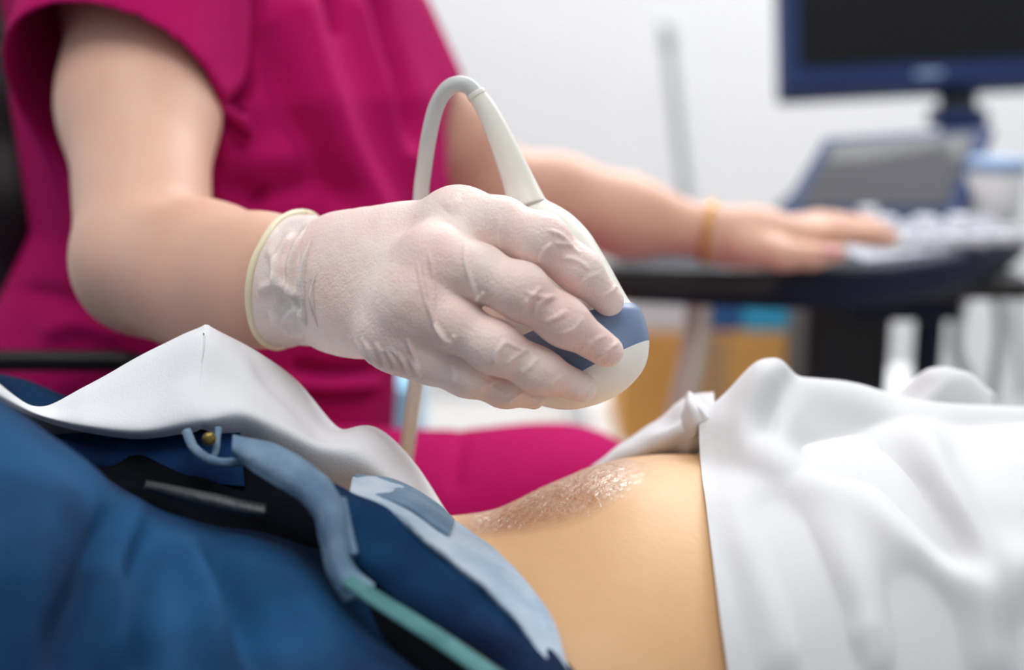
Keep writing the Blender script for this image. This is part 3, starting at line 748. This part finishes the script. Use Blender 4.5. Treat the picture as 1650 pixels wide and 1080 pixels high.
cone(ft, LS0 + (lC - LS0) * .35, lC, .042, .049, lp, ln, .0, 'sub', .05)
V, Q = ft.mesh(); V = relax(V, Q, 2, 0.5); N = normals(V, Q)
vis = (N @ np.array([0, -1.0, 0.0])) > -0.2
H = folds_height(V, [
    ([(408, -60), (413, 60), (405, 130), (378, 175), (335, 225)], -.024, 10, .0, .0),
    ([(385, -40), (392, 60), (380, 130), (345, 160)], .004, 16, 0, .2),
    ([(470, -20), (510, 120), (560, 260), (620, 380)], .016, 34, .1, .1),
    ([(425, 40), (470, 160), (515, 260), (560, 340)], -.013, 22, .2, .1),
    ([(528, -30), (536, 30), (545, 60)], -.014, 9, 0, .3),
    ([(600, -30), (625, 60), (650, 150), (665, 250)], -.018, 16, 0, .2),
    ([(570, -20), (610, 100), (650, 220), (675, 320)], .008, 22, .1, .2),
    ([(360, 300), (420, 310), (480, 300), (540, 290)], -.007, 16, .2, .3),
    ([(350, 260), (430, 255), (520, 240)], .006, 26, .2, .3),
    ([(400, 330), (420, 320), (440, 300)], -.008, 10, .3, .3),
    ([(470, 588), (540, 598), (620, 592)], -.012, 8, .1, .1),
    ([(440, 612), (530, 622), (620, 618)], .008, 8, .1, .1),
    ([(470, 634), (540, 640), (620, 634)], -.012, 8, .1, .1),
    ([(20, 470), (100, 480), (200, 530)], -.006, 16, .2, .2),
    ([(60, 540), (140, 520), (210, 545)], .006, 20, .2, .2),
])
V = V + N * (np.where(vis, H, 0) + .0022 * noise3(V, 14, 21, 3))[:, None]
scrub = link('scrub_top', np_mesh('scrub_top', V, Q), M['magenta'], nurse)
# ---- scrub trousers
fl_ = Field((-.45, .70, .08), (.17, 1.24, .86), 0.005)
fl_.ell((-.25, .95, .70), (.148, .182, .105), AX, k=.03)
fl_.chain([hipR, kneR, (.02, .85, .12)], [.098, .075, .065], .03); fl_.chain([hipL, kneL, (.0, 1.10, .12)], [.094, .075, .065], .03)
V, Q = fl_.mesh(); V = relax(V, Q, 3, 0.5); N = normals(V, Q)
V = V + N * (.002 * noise3(V, 16, 4, 3) + folds_height(V, [([(745, 690), (738, 740), (735, 800)], -.004, 8, .2, .2)]))[:, None]
link('scrub_trousers', np_mesh('scrub_trousers', V, Q), M['magenta'], nurse)
# ---- hair: long, black, over the back
fh = Field((-.48, .72, .86), (-.02, 1.10, 1.53), 0.005)
fh.ell(headc - face * .02 + up_ * .02, (.10, .088, .118), AX)
fh.ell(headc + face * .075 - up_ * .03, (.05, .062, .105), AX, .01, 'sub')
hb = P(-6, 150, .93)
fh.chain([headc - face * .06 - up_ * .03, P(-10, -60, .95), P(-2, 160, .92), P(6, 330, .91), P(8, 470, .905)], [.075, .05, .036, .030, .012], .03)
fh.chain([P(-60, 0, .98), P(-50, 300, .96), P(-40, 520, .95)], [.05, .04, .012], .03)
V, Q = fh.mesh(); V = relax(V, Q, 2, 0.5); N = normals(V, Q)
V = V + N * (.0022 * noise3(V * np.array([1, 1, .12]), 160, 5, 3))[:, None]
link('hair', np_mesh('hair', V, Q), M['hair'], nurse)
# ---- bracelet
bc, ba_ = P(1143, 376, 1.08), P(1215, 382, 1.07) - P(1080, 366, 1.087); ba_ /= np.linalg.norm(ba_)
b1 = np.cross(ba_, [0, 0, 1.0]); b1 /= np.linalg.norm(b1); b2 = np.cross(ba_, b1)
ring = [bc + .0255 * (math.cos(a) * b1 + math.sin(a) * b2) for a in np.linspace(0, 2 * math.pi, 25)]
tube('bracelet', ring, .0032, M['bracelet'], nurse, 10, 3)
V_, f_ = tube_mesh([P(1330, 405, 1.018), P(1342, 404, 1.018), P(1353, 406, 1.02)], [.004, .0062, .003], 12, 4, .5)
mesh_obj('thumbnail', V_, f_, M['nail'], nurse)
for a_ in (ankR, ankL):
    V_, f_ = tube_mesh([a_ + (-.05, 0, -.065), a_ + (.0, 0, -.05), a_ + (.08, -.005, -.062), a_ + (.185, -.01, -.078)], [.03, .046, .043, .014], 20, 6, 1.0)
    V_ = [np.array([v[0], v[1], max(v[2], .002)]) for v in V_]
    mesh_obj('shoe', V_, f_, M['white_plastic'], nurse)

# ---- glove: hand with four fingers over the probe, thumb behind it
def gp(l): return [P(*q[:3]) for q in l]
def gr(l): return [q[3] * q[2] / F for q in l]
IDX = [(738, 360, .572, 43), (806, 362, .556, 41), (872, 388, .549, 39), (932, 436, .551, 33), (981, 485, .561, 25)]
MID = [(700, 424, .553, 45), (768, 438, .543, 42), (838, 470, .538, 41), (908, 518, .541, 36), (978, 566, .552, 27)]
RNG_ = [(664, 490, .549, 45), (726, 520, .543, 42), (796, 560, .540, 38), (868, 598, .546, 33), (938, 625, .557, 24)]
PNK = [(640, 545, .557, 44), (690, 577, .553, 37), (752, 604, .552, 32), (812, 627, .558, 26), (860, 640, .567, 20)]
THB = [(575, 440, .612, 50), (690, 450, .626, 42), (790, 478, .632, 36), (865, 505, .630, 28), (915, 530, .622, 20)]
wr = (530, 455, .613, 60)
fg = Field((-.106, .49, .925), (.060, .672, 1.06), 0.00065)
for m in (IDX, MID, RNG_, PNK):
    base = {0: (552, 408, .606, 50), 1: (548, 436, .598, 56), 2: (545, 468, .598, 56), 3: (548, 498, .602, 52)}[[IDX, MID, RNG_, PNK].index(m)]
    fg.chain(gp([wr, base, m[0]]), gr([wr, base, m[0]]), .017)
fg.ell(P(640, 455, .590), (.034, .018, .030), k=.02)
fg.chain(gp(THB), gr(THB), .012)
ff = Field(fg.lo, fg.lo + (fg.n - 1) * fg.h, fg.h)
for m in (IDX, MID, RNG_, PNK):
    one = Field(fg.lo, fg.lo + (fg.n - 1) * fg.h, fg.h)
    one.chain(gp(m), gr(m), .007)
    # knuckle pads of the finger joints
    for q in (m[2],):
        one.ell(P(q[0], q[1] - 4, q[2] - .002), np.array([1, .95, .95]) * q[3] * q[2] / F * 1.03, k=.004)
    ff.v = np.minimum(ff.v, one.v)
hh = np.maximum(.010 - np.abs(fg.v - ff.v), 0) / .010
fg.v = np.minimum(fg.v, ff.v) - hh * hh * .010 * .25
for a_, b_, ra, rb in (((730, 392, .562), (798, 400, .559), 17, 13), ((694, 452, .551), (763, 478, .551), 18, 13), ((655, 516, .552), (716, 546, .553), 16, 12)):
    fg.cap(P(*a_), P(*b_), ra * .556 / F, rb * .556 / F, .010)          # webs between the fingers
for q, e in (((738, 352, .568), 1), ((699, 412, .548), .95), ((662, 482, .545), .92), ((634, 542, .553), .85)):
    fg.ell(P(*q), np.array([.0115, .0108, .0108]) * e * .92, k=.016)
V, Q = fg.mesh(); V = relax(V, Q, 3, 0.5); N = normals(V, Q)
view = np.array(cam.location) - V; view /= np.linalg.norm(view, axis=1)[:, None]
fr = np.clip(np.sum(N * view, 1) * 3, 0, 1)
GW = []
def wr_(pl, h=.0007, w=3.2, a=.2, b=.2): GW.append((pl, h * 1.3, w * .85, a, b))
# wrinkles at the finger joints
wr_([(868, 425), (876, 405), (890, 392)], .0011, 3); wr_([(880, 370), (905, 380), (925, 400)], .0007, 4); wr_([(893, 392), (915, 395), (935, 410)], .0007, 4)
wr_([(905, 415), (930, 420), (950, 435)], .0006, 4); wr_([(930, 470), (945, 450), (968, 440)], .0006, 4); wr_([(960, 480), (985, 470), (996, 455)], .0005, 4)
wr_([(840, 505), (850, 485), (872, 462)], .0009, 4); wr_([(858, 512), (868, 490), (892, 475)], .0008, 4); wr_([(845, 470), (870, 478), (900, 480)], .0007, 4)
wr_([(875, 520), (900, 510), (915, 500)], .0007, 5); wr_([(900, 540), (925, 530), (940, 510)], .0006, 4); wr_([(935, 565), (955, 550), (978, 540)], .0006, 4); wr_([(960, 580), (985, 560), (1000, 552)], .0006, 4)
wr_([(797, 588), (800, 570), (815, 548)], .0010, 4); wr_([(812, 590), (830, 575), (850, 560)], .0007, 4); wr_([(835, 605), (855, 590), (870, 575)], .0006, 5)
wr_([(810, 550), (840, 562), (862, 568)], .0007, 4); wr_([(880, 625), (900, 610), (915, 598)], .0006, 4); wr_([(925, 640), (945, 625), (955, 612)], .0005, 4)
wr_([(730, 622), (732, 605), (728, 585)], .0007, 4); wr_([(765, 628), (785, 620), (800, 612)], .0006, 4); wr_([(770, 610), (795, 625), (820, 640)], .0006, 4)
wr_([(815, 650), (830, 640), (845, 630)], .0006, 4); wr_([(848, 640), (862, 645), (872, 655)], .0004, 4)
# taut lines on the back of the hand and at the webs
wr_([(748, 390), (752, 430), (765, 470), (775, 485)], .0011, 4, .4, .1); wr_([(680, 415), (690, 470), (700, 520), (720, 552)], .0011, 4, .4, .1)
wr_([(672, 420), (684, 480), (697, 515)], .0007, 3); wr_([(690, 405), (697, 440), (700, 500)], .0007, 3); wr_([(806, 345), (806, 380), (808, 402)], .0008, 3.5, .4, .1)
wr_([(655, 545), (665, 570), (675, 600)], .0012, 4, .2, .1); wr_([(700, 522), (712, 540), (726, 558)], .0010, 3, .2, .1)
for q in range(6): wr_([(572 + q * 17, 548 + q * 5), (584 + q * 17, 568 + q * 5), (598 + q * 16, 590 + q * 4)], .0009, 3.4, .3, .1)
for q in range(4): wr_([(560 + q * 22, 540 + q * 6), (575 + q * 22, 560 + q * 5)], .0005, 3, .3, .3)
wr_([(768, 480), (776, 476), (780, 470)], .0012, 3, .1, .1); wr_([(724, 552), (730, 548), (732, 540)], .0012, 3, .1, .1)
V = V + N * ((folds_height(V, GW) + folds_height(V, [([(720, 340), (730, 330), (745, 326)], .0012, 14, .3, .3)])) * fr + .00016 * noise3(V, 420, 31, 3))[:, None]
gme = np_mesh('glove', V, Q)
glove = link('glove', gme, M['glove'], nurse)
glove['label'] = 'thin white latex glove on the hand that holds the probe'
# loose wrinkled cuff over the wrist
def ringpts(C, U, W, nn=120): return np.array([C + U * math.cos(a) + W * math.sin(a) for a in np.linspace(0, 2 * math.pi, nn, endpoint=False)])
RG = []
#       centre px/depth      up vector px(dx,dy) & depth    towards-camera vector px(dx,dy), metres
for (cx, cy, cd), (ux, uy), (wx, wm) in [
    ((466, 452, .628), (16, -107), (-68, .0380)), ((474, 452, .626), (18, -106), (-64, .0378)), ((492, 452, .621), (20, -105), (-60, .0365)),
    ((512, 453, .616), (22, -103), (-56, .0350)), ((532, 454, .611), (26, -102), (-50, .0335)), ((550, 455, .607), (30, -103), (-46, .0320)),
    ((566, 455, .604), (32, -103), (-44, .0312)), ((580, 456, .602), (30, -102), (-40, .0290)), ((600, 456, .600), (20, -98), (-30, .0250))]:
    C = P(cx, cy, cd); U = P(cx + ux, cy + uy, cd) - C; W = P(cx + wx, cy, cd - wm) - C
    RG.append(ringpts(C, U, W))
RG = np.array(RG); RG[0] += (.0022 * noise3(RG[0], 60, 77, 2))[:, None] * np.array([1.0, .2, .5]); RG[1] += (.0011 * noise3(RG[1], 60, 77, 2))[:, None] * np.array([1.0, .2, .5])
RG = catmull(RG, 14); R_, C_ = RG.shape[:2]
V = RG.reshape(-1, 3); Qc = np.array(grid_faces(R_, C_, True)); N = normals(V, Qc)
ctr = np.repeat(RG.mean(1), C_, 0)
if np.mean(np.sum(N * (V - ctr), 1)) < 0: Qc = Qc[:, ::-1]; N = -N
u_ = np.repeat(np.linspace(0, 1, R_), C_); mask = np.sin(np.clip(u_, 0, 1) * math.pi) ** .5
wrk = 0.0019 * noise3(V, 130, 41, 4)
CW = [([(430, 400), (450, 440), (445, 500)], .0016, 7), ([(440, 440), (470, 470), (500, 480)], .0013, 6), ([(470, 370), (450, 420), (455, 470)], .0014, 7),
      ([(500, 360), (480, 400), (470, 450), (480, 510)], .0016, 6), ([(540, 352), (505, 400), (488, 460), (495, 520)], .0018, 5), ([(455, 520), (480, 500), (500, 530)], .0016, 6),
      ([(430, 500), (460, 530), (490, 545)], .0014, 6), ([(415, 470), (440, 460), (470, 480)], .0012, 6), ([(560, 352), (520, 410), (503, 460), (508, 510)], .0014, 4),
      ([(590, 352), (545, 400), (512, 455), (510, 500), (530, 555)], .0018, 3.2, .05, .05)]
V = V + N * ((wrk * mask) + 2.3 * folds_height(V, CW))[:, None]
cme = np_mesh('glove_cuff', V, Qc); cuff = link('glove_cuff', cme, M['glove'], glove)
_m = cuff.modifiers.new('solid', 'SOLIDIFY'); _m.thickness = .0005; _m.offset = -1
cuff['label'] = 'loose wrinkled cuff of the glove'
rim = RG[0][::4]; tube('rolled_rim', np.concatenate([rim, rim[:1]]), .0017, M['glove_rim'], glove, 10, 3)['label'] = 'yellowish rolled rim of the glove'

# ================================================================== ultrasound probe
pr_base = P(845, 310, .598); pr_tip = P(962, 652, .578)
ax_ = pr_tip - pr_base; LEN = np.linalg.norm(ax_); ax_ /= LEN
kpx = LEN / 362.0
prof = [(4, 26), (24, 30), (40, 44), (61, 60), (85, 72), (109, 80), (160, 90), (204, 97), (226, 102), (232, 108), (249, 114), (290, 110), (325, 93), (345, 68), (357, 38), (362, 2)]
prof = [(t * kpx, r * kpx) for t, r in prof]
probe = empty('ultrasound_probe', tuple(P(850, 490, .588)), 'white handheld scanner probe with blue-grey band and looping cable, gripped by the gloved hand', 'ultrasound probe')
FD = np.array([0, -1.0, .2])
lathe('housing', pr_base, ax_, smooth_profile(prof[:10]), M['probe_white'], probe, 64, .74, FD)
def cutz(o, p0, n0, keep_above):
    bm = bmesh.new(); bm.from_mesh(o.data)
    off = Vector(p0); bmesh.ops.bisect_plane(bm, geom=bm.verts[:] + bm.edges[:] + bm.faces[:], plane_co=off, plane_no=Vector(n0), clear_inner=not keep_above, clear_outer=keep_above)
    bm.to_mesh(o.data); bm.free()
# lower half: blue-grey band and pale lens meet on a slanting line
low = smooth_profile(prof[9:], 8)
nrm = ax_ + 0.20 * np.array([1.0, 0, 0]); nrm /= np.linalg.norm(nrm)
bp_ = P(975, 578, .56)
band = lathe('grip_band', pr_base, ax_, low, M['probe_blue'], probe, 64, .74, FD)
lens = lathe('lens', pr_base, ax_, [(t, r * 1.004) for t, r in low], M['probe_lens'], probe, 64, .74, FD)
cutz(band, bp_, nrm, True); cutz(lens, bp_, nrm, False)
band['label'] = 'blue-grey band'; lens['label'] = 'rounded pale scanning end'
sr = [(850, 335, .597, 33), (838, 300, .598, 27), (823, 262, .598, 23), (806, 222, .598, 20), (787, 182, .598, 17), (768, 152, .598, 14.5)]
tube('strain_relief', gp(sr), gr(sr), M['probe_white'], probe, 24, 10)
tube('relief_ring', gp([(770, 156, .598), (766, 149, .598)]), [15.6 * .598 / F] * 2, M['probe_white'], probe, 24, 4)
cb = [(770, 156, .598), (757, 141, .598), (740, 135, .598), (720, 144, .60), (703, 172, .605), (692, 215, .61), (684, 265, .62), (678, 320, .63), (678, 400, .64), (677, 500, .655), (672, 590, .67),
      (664, 660, .69), (655, 730, .71), (640, 830, .74), (600, 960, .80)]
tube('cable', gp(cb), [.0038] * 9 + [.0042] * (len(cb) - 9), M['cable'], probe, 20, 10)

# ================================================================== ultrasound machine
mach = empty('ultrasound_machine', (0.42, 1.35, 0), 'dark navy ultrasound machine with two screens beside the standing person', 'ultrasound machine')
mach['label'] = 'dark navy ultrasound machine with a big monitor, tilted touch screen and keyboard deck'
# control deck: curved front
front = catmull(np.array([P(990, 434, 1.12), P(1150, 432, 1.10), P(1300, 428, 1.085), P(1430, 416, 1.10), P(1550, 396, 1.16), P(1625, 376, 1.25), P(1655, 360, 1.34)]), 8)
zt_ = float(np.mean(front[:20, 2]))
front[:, 2] = zt_
back = [np.array([front[-1][0] - .02, 1.66, zt_]), np.array([.36, 1.66, zt_]), np.array([.24, 1.30, zt_]), np.array([.10, 1.20, zt_])]
outline = [p for p in front] + back
prism('deck', outline, .036, M['navy_dark'], mach, .008, (0, 0, 1))
ctr = np.mean(outline, 0)
prism('deck_rim', [ctr + (p - ctr) * 1.012 + np.array([0, 0, -.008]) for p in outline], .024, M['navy_dark'], mach, .006, (0, 0, 1))
inner = [P(1395, 408, 1.115), P(1540, 393, 1.18), P(1605, 376, 1.255), P(1622, 366, 1.33)]
for p in inner: p[2] = zt_ + .003
inner += [np.array([inner[-1][0] - .03, 1.52, zt_ + .003]), np.array([.36, 1.52, zt_ + .003]), np.array([.30, 1.20, zt_ + .003])]
prism('key_plate', inner, .006, M['deck'], mach, .002, (0, 0, 1))
# key caps in rows, knobs behind
kk = 0
for r in range(4):
    for c in range(9):
        y = 1.16 + r * .045 + c * .006; x = .33 + c * .026 - r * .004
        if x > .50 or (c < 1 and r == 0): continue
        box('key', (x, y, zt_ + .009), (.010, .009, .005), M['key'], mach, .002)
for (px, py, d) in [(1425, 372, 1.25), (1490, 368, 1.25), (1545, 372, 1.26), (1395, 352, 1.32), (1340, 350, 1.33)]:
    p = P(px, py, d); p[2] = zt_ + .004
    lathe('knob', p, (0, 0, 1), smooth_profile([(0, .013), (.012, .013), (.018, .011), (.020, .001)], 3), M['key'], mach, 24)
p = P(1430, 388, 1.18); p[2] = zt_ + .004
lathe('trackball', p, (0, 0, 1), smooth_profile([(0, .016), (.006, .015), (.012, .008), (.014, .0008)], 3), M['white_plastic'], mach, 24)
# tilted touch panel
tp = [P(1250, 349, 1.30), P(1552, 349, 1.31), P(1606, 202, 1.42), P(1328, 220, 1.42)]
prism('touch_panel', tp, .022, M['navy'], mach, .006)
tcn = np.mean(tp, 0); tn = np.cross(tp[1] - tp[0], tp[3] - tp[0]); tn /= np.linalg.norm(tn)
def inset(q, l, r, b, t):
    f = lambda u, v: (q[0] * (1 - u) * (1 - v) + q[1] * u * (1 - v) + q[2] * u * v + q[3] * (1 - u) * v)
    return [f(l, b), f(1 - r, b), f(1 - r, 1 - t), f(l, 1 - t)]
prism('touch_screen', [p + tn * .002 for p in inset(tp, .085, .11, .09, .11)], .004, M['screen_grey'], mach, .001)
prism("screen_dark_band", [p + tn * .0028 for p in inset(tp, .095, .12, .62, .12)], .002, M["screen"], mach, .0005)  # darker band over the upper part of the touch screen
# monitor on its arm
mo = [P(1266, 148, 1.56), P(1745, 124, 1.60), P(1750, -150, 1.66), P(1260, -150, 1.62)]
prism('monitor', mo, .045, M['navy'], mach, .008)
mn = np.cross(mo[1] - mo[0], mo[3] - mo[0]); mn /= np.linalg.norm(mn)
prism('monitor_screen', [p + mn * .002 for p in inset(mo, .05, .05, .13, .06)], .004, M['screen'], mach, .001)
prism('emblem', [p + mn * .0015 for p in inset(mo, .43, .48, .045, .925)], .002, M['lid'], mach, .0003)
tube('monitor_arm', [P(1543, 100, 1.64), P(1543, 180, 1.63), P(1545, 260, 1.62), P(1550, 330, 1.60)], [.024, .024, .025, .03], M['black'], mach, 20, 6)
box('arm_collar', P(1543, 190, 1.61), (.03, .03, .012), M['navy'], mach, .005)
# column, support and base under the deck
c0 = P(1360, 560, 1.32)
box('column', (c0[0], c0[1] + .03, (zt_ - .03) / 2), (.044, .05, (zt_ - .04) / 2), M['black'], mach, .01)
prism('under_shelf', [np.array([.26, 1.20, zt_ - .033]), np.array([.50, 1.20, zt_ - .033]), np.array([.50, 1.55, zt_ - .033]), np.array([.36, 1.55, zt_ - .033])], .02, M['black'], mach, .006, (0, 0, 1))
c1 = P(1495, 560, 1.28)
box('support_bar', (c1[0], c1[1], zt_ - .16), (.011, .014, .13), M['navy_dark'], mach, .004)
box('lower_bracket', (c1[0] - .03, c1[1] + .03, zt_ - .066), (.055, .05, .013), M['navy_dark'], mach, .005)
box('base', (.34, 1.40, .06), (.22, .26, .04), M['navy_dark'], mach, .02)
for sx_, sy_ in ((-1, -1), (1, -1), (1, 1), (-1, 1)):
    lathe('caster', (.34 + sx_ * .18 - .012, 1.40 + sy_ * .22, .031), (1, 0, 0), [(0, .02), (.003, .03), (.021, .03), (.024, .02)], M['black'], mach, 24)
box('front_rail', P(1130, 456, 1.10) + np.array([0, .02, 0]), (.085, .03, .012), M['black'], mach, .006)
for i, (pts, r) in enumerate([([(1600, 440, 1.42), (1612, 520, 1.40), (1605, 600, 1.40), (1585, 700, 1.40)], .006), ([(1555, 470, 1.45), (1540, 560, 1.43), (1570, 640, 1.42), (1560, 720, 1.42)], .007),
                              ([(1640, 430, 1.5), (1635, 520, 1.5), (1650, 640, 1.5)], .005)]):
    tube('hanging_cable', [P(*q) for q in pts], r, M['cable'], mach, 12, 8)
tube('hanging_cable', [P(1128, 476, 1.14), P(1122, 540, 1.14), P(1106, 620, 1.14), P(1088, 700, 1.14)], .012, M['tube'], mach, 14, 8)

# ================================================================== things around
cup = empty('gel_cup', tuple(P(1598, 370, 1.34)), 'pale tub with a light blue lid on the right end of the machine deck', 'tub')
cpb = P(1598, 372, 1.36); cpb[2] = zt_ + .004
lathe('cup_body', cpb, (0, 0, 1), [(0, .024), (.004, .027), (.05, .03), (.052, .028)], M['white_plastic'], cup, 32)
lathe('lid', cpb + np.array([0, 0, .052]), (0, 0, 1), [(0, .031), (.010, .031), (.014, .028), (.015, .001)], M['lid'], cup, 32)

pole = tube('slim_pole', [P(1074, 40, 2.42), P(1090, 190, 2.42), P(1106, 330, 2.42), P(1134, 700, 2.42), np.array([P(1138, 755, 2.42)[0], P(1138, 755, 2.42)[1], 0.004])], .0105, M['steel'], None, 16, 4)
props(pole, 'slim grey metal pole leaning upright in front of the white wall', 'pole')
hk = tube('pole_tip', [P(1073, 36, 2.42), P(1078, 78, 2.42)], .0135, M['steel'], pole, 16, 4)

stand_z = .50
table = empty('side_table', (.30, 2.25, 0), 'white side table under the cardboard box', 'table')
cbc = P(1150, 690, 1.95)
tz = float(cbc[2])
box('table_top', (.42, 2.0, tz - .015), (.30, .25, .014), M['white_plastic'], table, .004)
for sx_, sy_ in ((-1, -1), (1, -1), (1, 1), (-1, 1)):
    box('leg', (.42 + sx_ * .27, 2.0 + sy_ * .21, (tz - .03) / 2), (.02, .02, (tz - .03) / 2), M['white_plastic'], table, .003)
carton = empty('cardboard_box', (.28, 1.95, tz), 'brown cardboard box behind the machine, blue boxes on its top', 'box')
a0, a1 = P(1000, 690, 1.86), P(1345, 690, 1.86)
ch = float(P(1150, 532, 1.86)[2] - tz)
box('carton_body', ((a0[0] + a1[0]) / 2, a0[1] + .13, tz + ch / 2), ((a1[0] - a0[0]) / 2, .12, ch / 2), M['card'], carton, .003)
box('tape', ((a0[0] + a1[0]) / 2 - .02, a0[1] + .0095, tz + ch * .5), (.018, .0008, ch / 2 - .004), M['tape'], carton, 0)
def small_box(name, x0, x1, y0, dep, hgt, m, label):
    q0, q1 = P(x0, y0, 1.88), P(x1, y0, 1.88)
    o = box(name, ((q0[0] + q1[0]) / 2, a0[1] + .02 + dep / 2, tz + ch + hgt / 2), ((q1[0] - q0[0]) / 2, dep / 2, hgt / 2), m, None, .003)
    props(o, label, 'box'); return o
small_box('light_blue_box', 1192, 1300, 540, .10, .046, M['cyan'], 'light blue box on top of the cardboard box')
small_box('blue_box', 1122, 1186, 540, .10, .046, M['blue'], 'darker blue box on the cardboard box beside the light blue one')
small_box('white_box', 1010, 1112, 540, .10, .050, M['white_plastic'], 'white box on the cardboard box next to the darker blue one')

bag = empty('supply_cabinet', (-.13, 1.75, 0), 'white supply cabinet standing behind the person in scrubs', 'cabinet')
cz = float(P(640, 585, 1.65)[2])
box('cabinet_body', (-.14, 1.85, cz / 2 - .09), (.23, .2, cz / 2 - .09), M['cabinet'], bag, .004)
lb = P(618, 640, 1.62)
bb = box('pale_blue_box', (lb[0], 1.74, (cz - .18) + .062), (.036, .05, .062), M['lid_blue'], None, .006)
props(bb, 'small light blue box on the white cabinet behind the person in scrubs', 'box')

chair = empty('stool_chair', (-.27, .93, 0), 'black chair with armrest under the person in magenta scrubs', 'chair')
lathe('seat', (-.25, .95, .585), (0, 0, 1), smooth_profile([(0, .15), (.01, .18), (.03, .185), (.045, .17), (.05, .01)], 3), M['black'], chair, 40)
lathe('post', (-.25, .95, .08), (0, 0, 1), [(0, .03), (.505, .03)], M['black'], chair, 24)
for a in range(5):
    an = a * 2 * math.pi / 5
    tube('foot', [(-.25, .95, .09), (-.25 + .11 * math.cos(an), .95 + .11 * math.sin(an), .07), (-.25 + .19 * math.cos(an), .95 + .19 * math.sin(an), .03)], [.022, .02, .018], M['black'], chair, 12, 4)
tube('armrest', [P(-160, 585, .80), P(0, 582, .80), P(120, 582, .80), P(215, 584, .80), P(235, 600, .81)], [.0065, .0068, .0068, .0065, .004], M['black'], chair, 14, 6)
tube('arm_post', [P(-160, 590, .80), P(-165, 800, .82), (-.33, .85, .60)], .009, M['black'], chair, 12, 6)
